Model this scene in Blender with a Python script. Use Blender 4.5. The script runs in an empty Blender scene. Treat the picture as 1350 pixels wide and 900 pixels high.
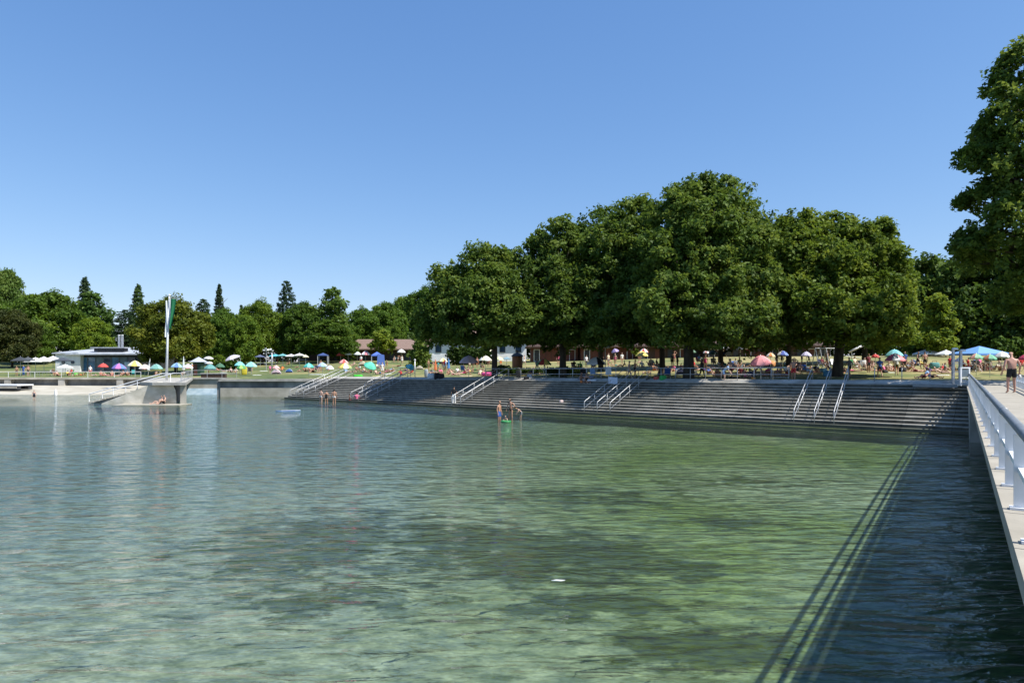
import bpy, math, random
import numpy as np
from mathutils import Vector, Matrix
R = math.radians
SC = bpy.context.scene
COL = SC.collection
E, F, HZ = 3.75, 900.0, 480.0          # eye height above the water, focal length and horizon of the 1350 px photo
random.seed(7)
RNG = np.random.default_rng(11)

# ------------------------------------------------------------------ site survey
SHORE = [(-400, 101.5, 1.73), (-53, 101.5, 1.73), (-44, 86, 1.95), (-34.2, 85.8, 2.0), (-33.8, 79.4, 2.0), (-20.4, 78.6, 2.1), (27.2, 42.2, 2.5), (70, 9.5, 2.5), (400, -240, 2.5)]
SX = [p[0] for p in SHORE]; SY = [p[1] for p in SHORE]; SZ = [p[2] for p in SHORE]
def rise(t):
    return 0.015*np.clip(t, 0, 12) + 0.048*np.clip(t-12, 0, 50)
def lawn_z(x, y):
    t = np.maximum(0, y-np.interp(x, SX, SY))*np.interp(x, [-60, -30, -15], [1, .95, .79])
    return np.interp(x, SX, SZ) + rise(t)
def at(px, py, Y):
    return Vector(((px-675)/F*Y, Y, E-(py-HZ)/F*Y))
def ymax(px):
    """how far back the lawn is open before the buildings"""
    for a, b, y in ((-99,190,110),(190,270,112),(270,394,150),(394,566,138),(566,694,120),(694,1096,105)):
        if a <= px < b: return y
    return 125
def on_lawn(px, py):
    Y = 30.0
    while Y < ymax(px):
        x = (px-675)/F*Y
        if Y > np.interp(x, SX, SY) and E-(py-HZ)/F*Y <= lawn_z(x, Y): break
        Y += .2
    x = (px-675)/F*Y
    return Vector((x, Y, float(lawn_z(x, Y))))
def on_lawn_Y(px, Y):
    x = (px-675)/F*Y
    return Vector((x, Y, float(lawn_z(x, Y))))

# ------------------------------------------------------------------ materials
def srgb(r, g, b):
    f = lambda c: (c/255/12.92) if c/255 <= .04045 else ((c/255+.055)/1.055)**2.4
    return (f(r), f(g), f(b), 1)
def new_mat(name):
    m = bpy.data.materials.new(name); m.use_nodes = True
    nt = m.node_tree; nt.nodes.clear()
    return m, nt, nt.nodes, nt.links
def surf(name, c1, c2, scale=3.0, rough=.8, bump=.0, stretch=(1,1,1), detail=5, metal=0.0, lo=.35, hi=.65, bscale=None, coat=None):
    m, nt, N, L = new_mat(name)
    out = N.new('ShaderNodeOutputMaterial'); p = N.new('ShaderNodeBsdfPrincipled')
    tc = N.new('ShaderNodeTexCoord'); mp = N.new('ShaderNodeMapping'); mp.inputs['Scale'].default_value = stretch
    no = N.new('ShaderNodeTexNoise'); no.inputs['Scale'].default_value = scale; no.inputs['Detail'].default_value = detail
    cr = N.new('ShaderNodeValToRGB')
    cr.color_ramp.elements[0].position = lo; cr.color_ramp.elements[0].color = (*c1[:3], 1)
    cr.color_ramp.elements[1].position = hi; cr.color_ramp.elements[1].color = (*c2[:3], 1)
    L.new(tc.outputs['Object'], mp.inputs[0]); L.new(mp.outputs[0], no.inputs['Vector']); L.new(no.outputs[0], cr.inputs[0])
    L.new(cr.outputs[0], p.inputs['Base Color']); p.inputs['Roughness'].default_value = rough; p.inputs['Metallic'].default_value = metal
    if bump:
        n2 = N.new('ShaderNodeTexNoise'); n2.inputs['Scale'].default_value = bscale or scale*6; n2.inputs['Detail'].default_value = 4
        b = N.new('ShaderNodeBump'); b.inputs['Strength'].default_value = bump; b.inputs['Distance'].default_value = .05
        L.new(mp.outputs[0], n2.inputs['Vector']); L.new(n2.outputs[0], b.inputs['Height']); L.new(b.outputs[0], p.inputs['Normal'])
    L.new(p.outputs[0], out.inputs[0])
    return m
_cm = {}
def paint(rgb, rough=.7):
    k = (tuple(rgb), rough)
    if k not in _cm:
        c = srgb(*rgb); c = tuple(min(.82, v) for v in c[:3])
        _cm[k] = surf('fabric_%02x%02x%02x' % tuple(rgb), [v*.86 for v in c], c, 9, rough)
    return _cm[k]
def tinted(name, rough, dark=.75, scale=14, sss=0, trans=0):
    """colour taken from each object's own colour, with a little mottling"""
    m, nt, N, L = new_mat(name)
    out = N.new('ShaderNodeOutputMaterial'); p = N.new('ShaderNodeBsdfPrincipled')
    oi = N.new('ShaderNodeObjectInfo'); tc = N.new('ShaderNodeTexCoord'); no = N.new('ShaderNodeTexNoise')
    no.inputs['Scale'].default_value = scale; no.inputs['Detail'].default_value = 3
    mr = N.new('ShaderNodeMapRange'); mr.inputs['From Min'].default_value = .3; mr.inputs['From Max'].default_value = .7
    mr.inputs['To Min'].default_value = dark; mr.inputs['To Max'].default_value = 1.05
    mx = N.new('ShaderNodeMix'); mx.data_type = 'RGBA'; mx.blend_type = 'MULTIPLY'; mx.inputs['Factor'].default_value = 1
    L.new(tc.outputs['Object'], no.inputs['Vector']); L.new(no.outputs[0], mr.inputs['Value'])
    L.new(oi.outputs['Color'], mx.inputs[6]); L.new(mr.outputs[0], mx.inputs[7]); L.new(mx.outputs[2], p.inputs['Base Color'])
    p.inputs['Roughness'].default_value = rough
    L.new(p.outputs[0], out.inputs[0])
    return m
def leaf_mat(name, c1, c2, c3):
    """leaves: colour by clump tint (attribute) and by object colour, light passes through the blades"""
    m, nt, N, L = new_mat(name)
    out = N.new('ShaderNodeOutputMaterial')
    a = N.new('ShaderNodeAttribute'); a.attribute_name = 'tint'
    cr = N.new('ShaderNodeValToRGB'); e = cr.color_ramp.elements
    e[0].color = (*c1, 1); e[1].color = (*c3, 1); e.new(.5).color = (*c2, 1)
    oi = N.new('ShaderNodeObjectInfo')
    mx = N.new('ShaderNodeMix'); mx.data_type = 'RGBA'; mx.blend_type = 'MULTIPLY'; mx.inputs['Factor'].default_value = 1
    d = N.new('ShaderNodeBsdfDiffuse'); t = N.new('ShaderNodeBsdfTranslucent'); g = N.new('ShaderNodeBsdfGlossy')
    g.inputs['Roughness'].default_value = .6; g.inputs['Color'].default_value = (.8, .85, .7, 1)
    ms = N.new('ShaderNodeMixShader'); ms.inputs[0].default_value = .38
    mg = N.new('ShaderNodeMixShader'); mg.inputs[0].default_value = .02
    hs = N.new('ShaderNodeHueSaturation'); hs.inputs['Value'].default_value = 1.5; hs.inputs['Hue'].default_value = .485
    L.new(a.outputs['Fac'], cr.inputs[0]); L.new(cr.outputs[0], mx.inputs[6]); L.new(oi.outputs['Color'], mx.inputs[7])
    L.new(mx.outputs[2], d.inputs[0]); L.new(mx.outputs[2], hs.inputs['Color']); L.new(hs.outputs[0], t.inputs[0])
    L.new(d.outputs[0], ms.inputs[1]); L.new(t.outputs[0], ms.inputs[2]); L.new(ms.outputs[0], mg.inputs[1]); L.new(g.outputs[0], mg.inputs[2])
    L.new(mg.outputs[0], out.inputs[0])
    return m

M = {}
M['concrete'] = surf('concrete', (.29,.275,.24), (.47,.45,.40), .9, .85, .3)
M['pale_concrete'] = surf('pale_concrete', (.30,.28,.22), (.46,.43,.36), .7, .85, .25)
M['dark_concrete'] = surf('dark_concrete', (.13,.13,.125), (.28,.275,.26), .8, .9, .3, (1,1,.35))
M['deck'] = surf('pier_deck', (.29,.265,.215), (.38,.35,.29), 1.2, .85, .15)
M['white_paint'] = surf('white_paint', (.66,.68,.70), (.80,.81,.82), 2.5, .45)
M['grey_tube'] = surf('grey_tube', (.17,.19,.21), (.24,.26,.28), 4, .4)
M['galvanised'] = surf('galvanised', (.34,.35,.36), (.50,.51,.52), 6, .4, metal=.35)
M['bark'] = surf('bark', (.035,.028,.02), (.085,.07,.05), 3, .95, .6, (1,1,.3))
M['wood_brown'] = surf('wood_brown', (.04,.022,.015), (.08,.045,.03), 3, .8, .2, (6,6,.4))
M['wood_red'] = surf('wood_red', (.085,.026,.016), (.15,.05,.03), 3, .8, .2, (6,6,.4))
M['wood_orange'] = surf('wood_orange', (.20,.07,.022), (.34,.13,.04), 3, .7, .2, (6,6,.4))
M['roof_tile'] = surf('roof_tile', (.15,.095,.075), (.26,.18,.14), 4, .85, .5, (1,5,1))
M['roof_red'] = surf('roof_red', (.28,.085,.045), (.42,.16,.09), 3, .85, .4)
M['roof_metal'] = surf('roof_metal', (.36,.39,.43), (.50,.53,.57), 1.5, .5)
M['dark'] = surf('dark_trim', (.018,.02,.023), (.04,.042,.045), 4, .6)
M['glass'] = surf('window_glass', (.015,.03,.05), (.05,.09,.14), 1.2, .08)
M['blue_glass'] = surf('blue_window', (.03,.10,.20), (.09,.25,.42), .8, .15)
M['plaster'] = surf('plaster', (.66,.67,.68), (.80,.80,.79), 1.5, .8)
M['grey_panel'] = surf('grey_panel', (.10,.14,.17), (.16,.2,.24), 2, .5)
M['skin'] = tinted('skin', .5, .88, 9)
M['cloth'] = tinted('cloth', .8, .82, 12)
M['hair'] = tinted('hair', .55, .6, 30)
M['leaf'] = leaf_mat('leaf', (.036,.072,.010), (.085,.145,.018), (.150,.205,.032))
M['needle'] = leaf_mat('needle', (.024,.046,.020), (.044,.076,.030), (.072,.108,.038))

# ------------------------------------------------------------------ mesh building
class MB:
    def __init__(s): s.v, s.f, s.m = [], [], []
    def add(s, vs, fs, mi=0):
        o = len(s.v); s.v += [tuple(v) for v in vs]; s.f += [tuple(i+o for i in f) for f in fs]; s.m += [mi]*len(fs)
    def box(s, c, size, rz=0, mi=0, tilt=None):
        x, y, z = (d/2 for d in size)
        vs = [Vector(p) for p in ((-x,-y,-z),(x,-y,-z),(x,y,-z),(-x,y,-z),(-x,-y,z),(x,-y,z),(x,y,z),(-x,y,z))]
        m = Matrix.Rotation(rz, 3, 'Z')
        if tilt: m = m @ Matrix.Rotation(tilt[1], 3, tilt[0])
        s.add([m@p+Vector(c) for p in vs], [(3,2,1,0),(4,5,6,7),(0,1,5,4),(1,2,6,5),(2,3,7,6),(3,0,4,7)], mi)
    def tube(s, pts, rad, n=8, mi=0, cap=True):
        pts = [Vector(p) for p in pts]
        if not isinstance(rad, (list, tuple)): rad = [rad]*len(pts)
        vs, fs = [], []
        for i, p in enumerate(pts):
            t = (pts[min(i+1, len(pts)-1)]-pts[max(i-1, 0)]).normalized()
            a = t.orthogonal().normalized() if i == 0 else (a - t*a.dot(t)).normalized()
            b = t.cross(a)
            for k in range(n):
                w = 2*math.pi*k/n; vs.append(p+(a*math.cos(w)+b*math.sin(w))*rad[i])
        for i in range(len(pts)-1):
            for k in range(n):
                fs.append((i*n+k, i*n+(k+1)%n, (i+1)*n+(k+1)%n, (i+1)*n+k))
        if cap: fs += [tuple(range(n))[::-1], tuple(range((len(pts)-1)*n, len(pts)*n))]
        s.add(vs, fs, mi)
    def lathe(s, c, prof, n=24, mi=0, sy=1.0):
        vs, fs = [], []
        for r, z in prof:
            for k in range(n):
                w = 2*math.pi*k/n; vs.append((c[0]+r*math.cos(w), c[1]+sy*r*math.sin(w), c[2]+z))
        for i in range(len(prof)-1):
            for k in range(n):
                fs.append((i*n+k, i*n+(k+1)%n, (i+1)*n+(k+1)%n, (i+1)*n+k))
        fs += [tuple(range(n))[::-1], tuple(range((len(prof)-1)*n, len(prof)*n))]
        s.add(vs, fs, mi)
    def prism(s, poly, d, mi=0):
        """closed 3-D polygon pushed along d"""
        n = len(poly); a = [Vector(p) for p in poly]; b = [p+Vector(d) for p in a]
        s.add(a+b, [tuple(range(n)), tuple(range(n, 2*n))[::-1]]+[((i+1)%n, i, n+i, n+(i+1)%n) for i in range(n)], mi)
    def build(s, name, mats, parent=None, smooth=False, loc=None):
        me = bpy.data.meshes.new(name); me.from_pydata(s.v, [], s.f)
        if not isinstance(mats, (list, tuple)): mats = [mats]
        for m in mats: me.materials.append(m)
        me.polygons.foreach_set('material_index', s.m)
        if smooth: me.polygons.foreach_set('use_smooth', [True]*len(me.polygons))
        me.update()
        import bmesh
        bm = bmesh.new(); bm.from_mesh(me); bmesh.ops.recalc_face_normals(bm, faces=bm.faces); bm.to_mesh(me); bm.free()
        return link(name, me, parent, loc)
def link(name, me, parent=None, loc=None):
    o = bpy.data.objects.new(name, me); COL.objects.link(o)
    if parent is not None: o.parent = parent
    if loc is not None: o.location = loc
    return o
def tag(o, label=None, cat=None, group=None, kind=None):
    if label: o['label'] = label
    if cat: o['category'] = cat
    if group: o['group'] = group
    if kind: o['kind'] = kind
    return o
def thing(name, label, cat, loc=(0,0,0), rz=0, group=None):
    o = bpy.data.objects.new(name, None); COL.objects.link(o); o.empty_display_size = .3
    o.location = loc; o.rotation_euler = (0,0,rz)
    return tag(o, label, cat, group)

# ------------------------------------------------------------------ camera, sky, sun
cam = bpy.data.cameras.new('camera'); co = bpy.data.objects.new('camera', cam); COL.objects.link(co)
cam.sensor_width = 36; cam.lens = 24; cam.shift_y = 30/1350; cam.clip_end = 4000; cam.clip_start = .05
co.location = (0,0,E); co.rotation_euler = (R(90),0,0); SC.camera = co
W = bpy.data.worlds.new('World'); SC.world = W; W.use_nodes = True
nt = W.node_tree; bg = nt.nodes['Background']; sky = nt.nodes.new('ShaderNodeTexSky'); sky.sky_type = 'NISHITA'
EL = R(54); sunv = Vector((.910*math.cos(EL), -.415*math.cos(EL), math.sin(EL)))
sky.sun_disc = False; sky.sun_elevation = EL; sky.sun_rotation = math.atan2(sunv.x, sunv.y)
sky.altitude = 300; sky.air_density = 1.0; sky.dust_density = .35; sky.ozone_density = 4.0
spx = nt.nodes.new('ShaderNodeSeparateColor'); cmb = nt.nodes.new('ShaderNodeCombineColor'); nt.links.new(sky.outputs[0], spx.inputs[0])   # camera response to a hazy summer sky
for ch, (g_, k_) in enumerate(((.95,.90), (.75,1.27), (.56,2.12))):
    pw = nt.nodes.new('ShaderNodeMath'); pw.operation = 'POWER'; pw.inputs[1].default_value = g_; ml = nt.nodes.new('ShaderNodeMath'); ml.operation = 'MULTIPLY'; ml.inputs[1].default_value = k_
    nt.links.new(spx.outputs[ch], pw.inputs[0]); nt.links.new(pw.outputs[0], ml.inputs[0]); nt.links.new(ml.outputs[0], cmb.inputs[ch])
nt.links.new(cmb.outputs[0], bg.inputs[0]); bg.inputs[1].default_value = .092
sl = bpy.data.lights.new('sun', 'SUN'); sl.energy = 4.2; sl.angle = R(.53); sl.color = (1,.955,.88)
so = bpy.data.objects.new('sun', sl); COL.objects.link(so); so.rotation_euler = sunv.to_track_quat('Z','Y').to_euler(); so.location = (60,-10,80)
vs = SC.view_settings; vs.view_transform = 'Standard'; vs.look = 'None'; vs.gamma = 1; vs.exposure = .83; vs.use_curve_mapping = False
SC.cycles.max_bounces = 7; SC.cycles.transparent_max_bounces = 10; SC.cycles.diffuse_bounces = 4; SC.cycles.glossy_bounces = 3
SC.cycles.caustics_reflective = False; SC.cycles.caustics_refractive = False
SC.cycles.use_denoising = True; SC.cycles.sample_clamp_indirect = 4

# ------------------------------------------------------------------ ground
def grid_mesh(name, xs, ys, zf, mat):
    """xs: columns; ys(x): rows for a column"""
    V, Fc = [], []
    n = len(ys(xs[0]))
    for x in xs:
        for y in ys(x): V.append((x, y, float(zf(x, y))))
    for i in range(len(xs)-1):
        for j in range(n-1):
            Fc.append((i*n+j, (i+1)*n+j, (i+1)*n+j+1, i*n+j+1))
    me = bpy.data.meshes.new(name); me.from_pydata(V, [], Fc); me.materials.append(mat); me.update()
    me.polygons.foreach_set('use_smooth', [True]*len(me.polygons))
    return tag(link(name, me), kind='structure')
def lawn_mat():
    m, nt, N, L = new_mat('lawn')
    out = N.new('ShaderNodeOutputMaterial'); p = N.new('ShaderNodeBsdfPrincipled'); tc = N.new('ShaderNodeTexCoord')
    n1 = N.new('ShaderNodeTexNoise'); n1.inputs['Scale'].default_value = .16; n1.inputs['Detail'].default_value = 6
    n2 = N.new('ShaderNodeTexNoise'); n2.inputs['Scale'].default_value = 2.2; n2.inputs['Detail'].default_value = 6
    cr = N.new('ShaderNodeValToRGB'); e = cr.color_ramp.elements
    e[0].position = .36; e[0].color = (.085,.12,.032,1); e[1].position = .66; e[1].color = (.29,.245,.10,1); e.new(.5).color = (.165,.175,.055,1)
    mx = N.new('ShaderNodeMix'); mx.data_type = 'RGBA'; mx.blend_type = 'OVERLAY'; mx.inputs['Factor'].default_value = .6
    b = N.new('ShaderNodeBump'); b.inputs['Strength'].default_value = .5; b.inputs['Distance'].default_value = .06
    sp = N.new('ShaderNodeSeparateXYZ'); mr = N.new('ShaderNodeMapRange'); ad = N.new('ShaderNodeMath'); ad.operation = 'ADD'
    mr.inputs['From Min'].default_value = -25; mr.inputs['From Max'].default_value = 20; mr.inputs['To Min'].default_value = -.08; mr.inputs['To Max'].default_value = .1
    L.new(tc.outputs['Object'], sp.inputs[0]); L.new(sp.outputs[0], mr.inputs['Value'])
    L.new(tc.outputs['Object'], n1.inputs['Vector']); L.new(tc.outputs['Object'], n2.inputs['Vector'])
    L.new(n1.outputs[0], ad.inputs[0]); L.new(mr.outputs[0], ad.inputs[1]); L.new(ad.outputs[0], cr.inputs[0])
    L.new(cr.outputs[0], mx.inputs[6]); L.new(n2.outputs[0], mx.inputs[7]); L.new(mx.outputs[2], p.inputs['Base Color'])
    L.new(n2.outputs[0], b.inputs['Height']); L.new(b.outputs[0], p.inputs['Normal'])
    p.inputs['Roughness'].default_value = .95; L.new(p.outputs[0], out.inputs[0])
    return m
xs = sorted(set([-400, -300, -200, -150, -100, -53, -44, -34.2, -33.8, -20.4, 27.2, 70, 120, 200, 400] + list(range(-90, 90, 4))))
DT = [0, 1, 3, 6, 9, 12, 15.2, 18, 22, 28, 36, 46, 60, 75, 90, 130, 250, 600, 1500]
ground = grid_mesh('lawn', xs, lambda x: [float(np.interp(x, SX, SY))+d for d in DT], lawn_z, lawn_mat())

def bed_z(x, y):
    d = max(0.0, float(np.interp(x, [-16.9, 23.8, 60], [66.5, 36.2, 8]))-y)*.79
    z = -.55-min(.30, .03*d)
    if x < -20: z = max(z if x > -30 else -.9, min(.8, (y-84.4)*.036)) if x < -34 else -.8
    return z-.05
def bed_mat():
    m, nt, N, L = new_mat('lake_bed')
    out = N.new('ShaderNodeOutputMaterial'); p = N.new('ShaderNodeBsdfPrincipled'); tc = N.new('ShaderNodeTexCoord')
    def noise(sc, det, st=(1,1,1), loc=(0,0,0), dist=0):
        mp = N.new('ShaderNodeMapping'); mp.inputs['Scale'].default_value = st; mp.inputs['Location'].default_value = loc
        n = N.new('ShaderNodeTexNoise'); n.inputs['Scale'].default_value = sc; n.inputs['Detail'].default_value = det; n.inputs['Distortion'].default_value = dist
        L.new(tc.outputs['Object'], mp.inputs[0]); L.new(mp.outputs[0], n.inputs['Vector']); return n
    sand = noise(2.2, 10, (.75, 1.3, 1), dist=.4); c1 = N.new('ShaderNodeValToRGB'); e = c1.color_ramp.elements
    e[0].position = .38; e[0].color = BED[0]; e[1].position = .64; e[1].color = BED[1]
    L.new(sand.outputs[0], c1.inputs[0])
    fine = noise(11, 6, (.7, 1.4, 1), dist=.5); f2 = N.new('ShaderNodeMapRange'); f2.inputs['From Min'].default_value = .3; f2.inputs['From Max'].default_value = .7; f2.inputs['To Min'].default_value = .66; f2.inputs['To Max'].default_value = 1.25
    L.new(fine.outputs[0], f2.inputs['Value']); fm = N.new('ShaderNodeMix'); fm.data_type = 'RGBA'; fm.blend_type = 'MULTIPLY'; fm.inputs[0].default_value = 1
    L.new(c1.outputs[0], fm.inputs[6]); L.new(f2.outputs[0], fm.inputs[7])
    # weed beds: stands of water plants with ragged edges, (x, y, half length, half breadth, strength)
    weed0 = noise(1.15, 12, (.85, 1.35, 1), (3.1, 1.7, 0), .25); weed0.inputs['Roughness'].default_value = .68; wv = None
    weed = N.new('ShaderNodeMapRange'); weed.clamp = False; weed.inputs['From Min'].default_value = .25; weed.inputs['From Max'].default_value = .75; weed.inputs['To Min'].default_value = .02; weed.inputs['To Max'].default_value = .98; L.new(weed0.outputs[0], weed.inputs['Value'])
    for x, y, rx, ry, k in WEED:
        mp = N.new('ShaderNodeMapping'); mp.vector_type = 'POINT'; mp.inputs['Location'].default_value = (-x/rx, -y/ry, 0); mp.inputs['Scale'].default_value = (1/rx, 1/ry, 0)
        ln = N.new('ShaderNodeVectorMath'); ln.operation = 'LENGTH'; L.new(tc.outputs['Object'], mp.inputs[0]); L.new(mp.outputs[0], ln.inputs[0])
        mr = N.new('ShaderNodeMapRange'); mr.inputs['From Min'].default_value = 1.5; mr.inputs['From Max'].default_value = .3; mr.inputs['To Min'].default_value = 0; mr.inputs['To Max'].default_value = k
        L.new(ln.outputs['Value'], mr.inputs['Value'])
        if wv is None: wv = mr.outputs[0]
        else:
            mm = N.new('ShaderNodeMath'); mm.operation = 'MAXIMUM'; L.new(wv, mm.inputs[0]); L.new(mr.outputs[0], mm.inputs[1]); wv = mm.outputs[0]
    ad = N.new('ShaderNodeMath'); ad.operation = 'ADD'; L.new(wv, ad.inputs[0]); L.new(weed.outputs[0], ad.inputs[1])
    c2 = N.new('ShaderNodeValToRGB'); e = c2.color_ramp.elements
    e[0].position = .68; e[0].color = (0,0,0,1); e[1].position = .86; e[1].color = (1,1,1,1)
    L.new(ad.outputs[0], c2.inputs[0])
    wc = noise(5, 9, (.7, 1.6, 1), dist=.4); c3 = N.new('ShaderNodeValToRGB'); e = c3.color_ramp.elements
    e[0].position = .36; e[0].color = (.016,.028,.010,1); e[1].position = .64; e[1].color = (.115,.145,.030,1)
    L.new(wc.outputs[0], c3.inputs[0])
    mx = N.new('ShaderNodeMix'); mx.data_type = 'RGBA'
    L.new(c2.outputs[0], mx.inputs[0]); L.new(fm.outputs[2], mx.inputs[6]); L.new(c3.outputs[0], mx.inputs[7])
    # green algae film on the sand towards the steps
    al = noise(.12, 5, (1,1,1), (9, 4, 0), .5); c4 = N.new('ShaderNodeValToRGB'); e = c4.color_ramp.elements
    e[0].position = .34; e[0].color = (.92,1,.8,1); e[1].position = .58; e[1].color = (.50,.64,.22,1)
    L.new(al.outputs[0], c4.inputs[0])
    sp = N.new('ShaderNodeSeparateXYZ'); L.new(tc.outputs['Object'], sp.inputs[0])
    mr = N.new('ShaderNodeMapRange'); mr.inputs['From Min'].default_value = -6; mr.inputs['From Max'].default_value = 5; L.new(sp.outputs[0], mr.inputs['Value'])
    m2 = N.new('ShaderNodeMix'); m2.data_type = 'RGBA'; m2.blend_type = 'MULTIPLY'
    L.new(mr.outputs[0], m2.inputs[0]); L.new(mx.outputs[2], m2.inputs[6]); L.new(c4.outputs[0], m2.inputs[7])
    # light lost in deeper water, painted as a darker, bluer bed colour
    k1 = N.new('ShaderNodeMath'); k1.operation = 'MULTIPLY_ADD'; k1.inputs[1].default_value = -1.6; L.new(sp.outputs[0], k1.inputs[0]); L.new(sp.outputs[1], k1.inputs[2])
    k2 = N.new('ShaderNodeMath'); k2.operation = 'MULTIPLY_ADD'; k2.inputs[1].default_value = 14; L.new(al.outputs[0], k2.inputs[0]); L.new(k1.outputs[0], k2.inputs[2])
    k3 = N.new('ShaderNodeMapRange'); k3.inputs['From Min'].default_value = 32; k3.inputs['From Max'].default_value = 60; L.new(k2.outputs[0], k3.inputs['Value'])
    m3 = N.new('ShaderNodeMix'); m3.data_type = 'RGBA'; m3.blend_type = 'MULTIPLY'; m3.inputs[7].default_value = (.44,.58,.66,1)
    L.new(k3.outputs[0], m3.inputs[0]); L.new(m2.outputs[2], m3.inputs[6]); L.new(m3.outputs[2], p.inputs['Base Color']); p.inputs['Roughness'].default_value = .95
    L.new(p.outputs[0], out.inputs[0])
    return m
BED = ((.19,.235,.19,1), (.50,.54,.45,1))
WEED = [(.6, 16.8, 3.2, 2.4, .60), (-1.6, 18.5, 2.2, 1.6, .50), (3.1, 11.3, 1.5, .9, .62), (1.6, 13.2, 1.8, .9, .50), (3.2, 15.6, 2.0, .8, .48), (-5.0, 18.0, 3.6, 4.2, .46), (-3.6, 13.6, 2.6, 1.5, .34), (3.0, 24, 5, 2.2, .32), (-12, 30, 7, 5, .16), (9, 27, 3.5, 1.4, .36), (6.5, 20, 1.6, 1.0, .42), (-7, 45, 9, 5, .12)]
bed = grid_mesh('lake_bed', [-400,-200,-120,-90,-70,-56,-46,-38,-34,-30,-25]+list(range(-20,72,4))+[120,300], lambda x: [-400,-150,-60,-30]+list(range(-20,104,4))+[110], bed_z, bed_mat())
def water_mat():
    m, nt, N, L = new_mat('water')
    out = N.new('ShaderNodeOutputMaterial'); tc = N.new('ShaderNodeTexCoord')
    def wave(sc, st, det, rot=0, dist=0):
        mp = N.new('ShaderNodeMapping'); mp.inputs['Scale'].default_value = st; mp.inputs['Rotation'].default_value = (0,0,R(rot))
        n = N.new('ShaderNodeTexNoise'); n.inputs['Scale'].default_value = sc; n.inputs['Detail'].default_value = det; n.inputs['Distortion'].default_value = dist
        L.new(tc.outputs['Object'], mp.inputs[0]); L.new(mp.outputs[0], n.inputs['Vector']); return n
    w1 = wave(1.15, (.55, 1.25, 1), 2.5, -14, .3); w2 = wave(4.2, (.6, 1.2, 1), 3, 12, .4); w3 = wave(.25, (1, 1, 1), 2)
    b1 = N.new('ShaderNodeBump'); b1.inputs['Strength'].default_value = 1; b1.inputs['Distance'].default_value = WV[0]
    b2 = N.new('ShaderNodeBump'); b2.inputs['Strength'].default_value = 1; b2.inputs['Distance'].default_value = WV[1]
    # longer wavelets with narrow crests
    w0 = wave(.95, (.42, 1.5, 1), 2, -13, .5); r1 = N.new('ShaderNodeMath'); r1.operation = 'MULTIPLY_ADD'; r1.inputs[1].default_value = 2; r1.inputs[2].default_value = -1; L.new(w0.outputs[0], r1.inputs[0])
    r2 = N.new('ShaderNodeMath'); r2.operation = 'ABSOLUTE'; L.new(r1.outputs[0], r2.inputs[0]); r3 = N.new('ShaderNodeMath'); r3.operation = 'POWER'; r3.inputs[1].default_value = .6; L.new(r2.outputs[0], r3.inputs[0])
    b0 = N.new('ShaderNodeBump'); b0.invert = True; b0.inputs['Strength'].default_value = 1; b0.inputs['Distance'].default_value = WV[3]; L.new(r3.outputs[0], b0.inputs['Height']); L.new(b0.outputs[0], b1.inputs['Normal'])
    mu = N.new('ShaderNodeMath'); mu.operation = 'MULTIPLY'; L.new(w1.outputs[0], mu.inputs[0]); L.new(w3.outputs[0], mu.inputs[1])
    L.new(mu.outputs[0], b1.inputs['Height']); L.new(w2.outputs[0], b2.inputs['Height']); L.new(b1.outputs[0], b2.inputs['Normal'])
    w4 = wave(13, (.6, 1.3, 1), 3, -8, .5); b3 = N.new('ShaderNodeBump'); b3.inputs['Strength'].default_value = 1; b3.inputs['Distance'].default_value = WV[2]
    L.new(w4.outputs[0], b3.inputs['Height']); L.new(b2.outputs[0], b3.inputs['Normal']); b2 = b3
    fr = N.new('ShaderNodeFresnel'); fr.inputs['IOR'].default_value = 1.33; L.new(b2.outputs[0], fr.inputs['Normal'])
    g = N.new('ShaderNodeBsdfGlossy'); g.inputs['Roughness'].default_value = .03; g.inputs['Color'].default_value = (.97,.98,1,1); L.new(b2.outputs[0], g.inputs['Normal'])
    t = N.new('ShaderNodeBsdfTransparent'); t.inputs[0].default_value = (.82,.89,.82,1)
    d = N.new('ShaderNodeBsdfDiffuse'); d.inputs[0].default_value = (.065,.095,.058,1)
    s1 = N.new('ShaderNodeMixShader'); s1.inputs[0].default_value = .24; L.new(t.outputs[0], s1.inputs[1]); L.new(d.outputs[0], s1.inputs[2])
    s2 = N.new('ShaderNodeMixShader'); L.new(fr.outputs[0], s2.inputs[0]); L.new(s1.outputs[0], s2.inputs[1]); L.new(g.outputs[0], s2.inputs[2])
    L.new(s2.outputs[0], out.inputs[0])
    return m
WV = (.27, .030, .008, .06)
water = grid_mesh('water', [-400,-100,0,100,400], lambda x: [-400,-100,0,50,104], lambda x, y: 0.0, water_mat())
beach = grid_mesh('beach', [-400,-200]+list(range(-120,-48,6))+[-45], lambda x: [70,76,80,84,88,92,96,101,101.4], lambda x, y: min(.62, (y-84.4)*.037)+.04*math.sin(x*.21+y*.3), surf('sand', (.34,.31,.24), (.48,.45,.37), .5, .95, .2))
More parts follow.
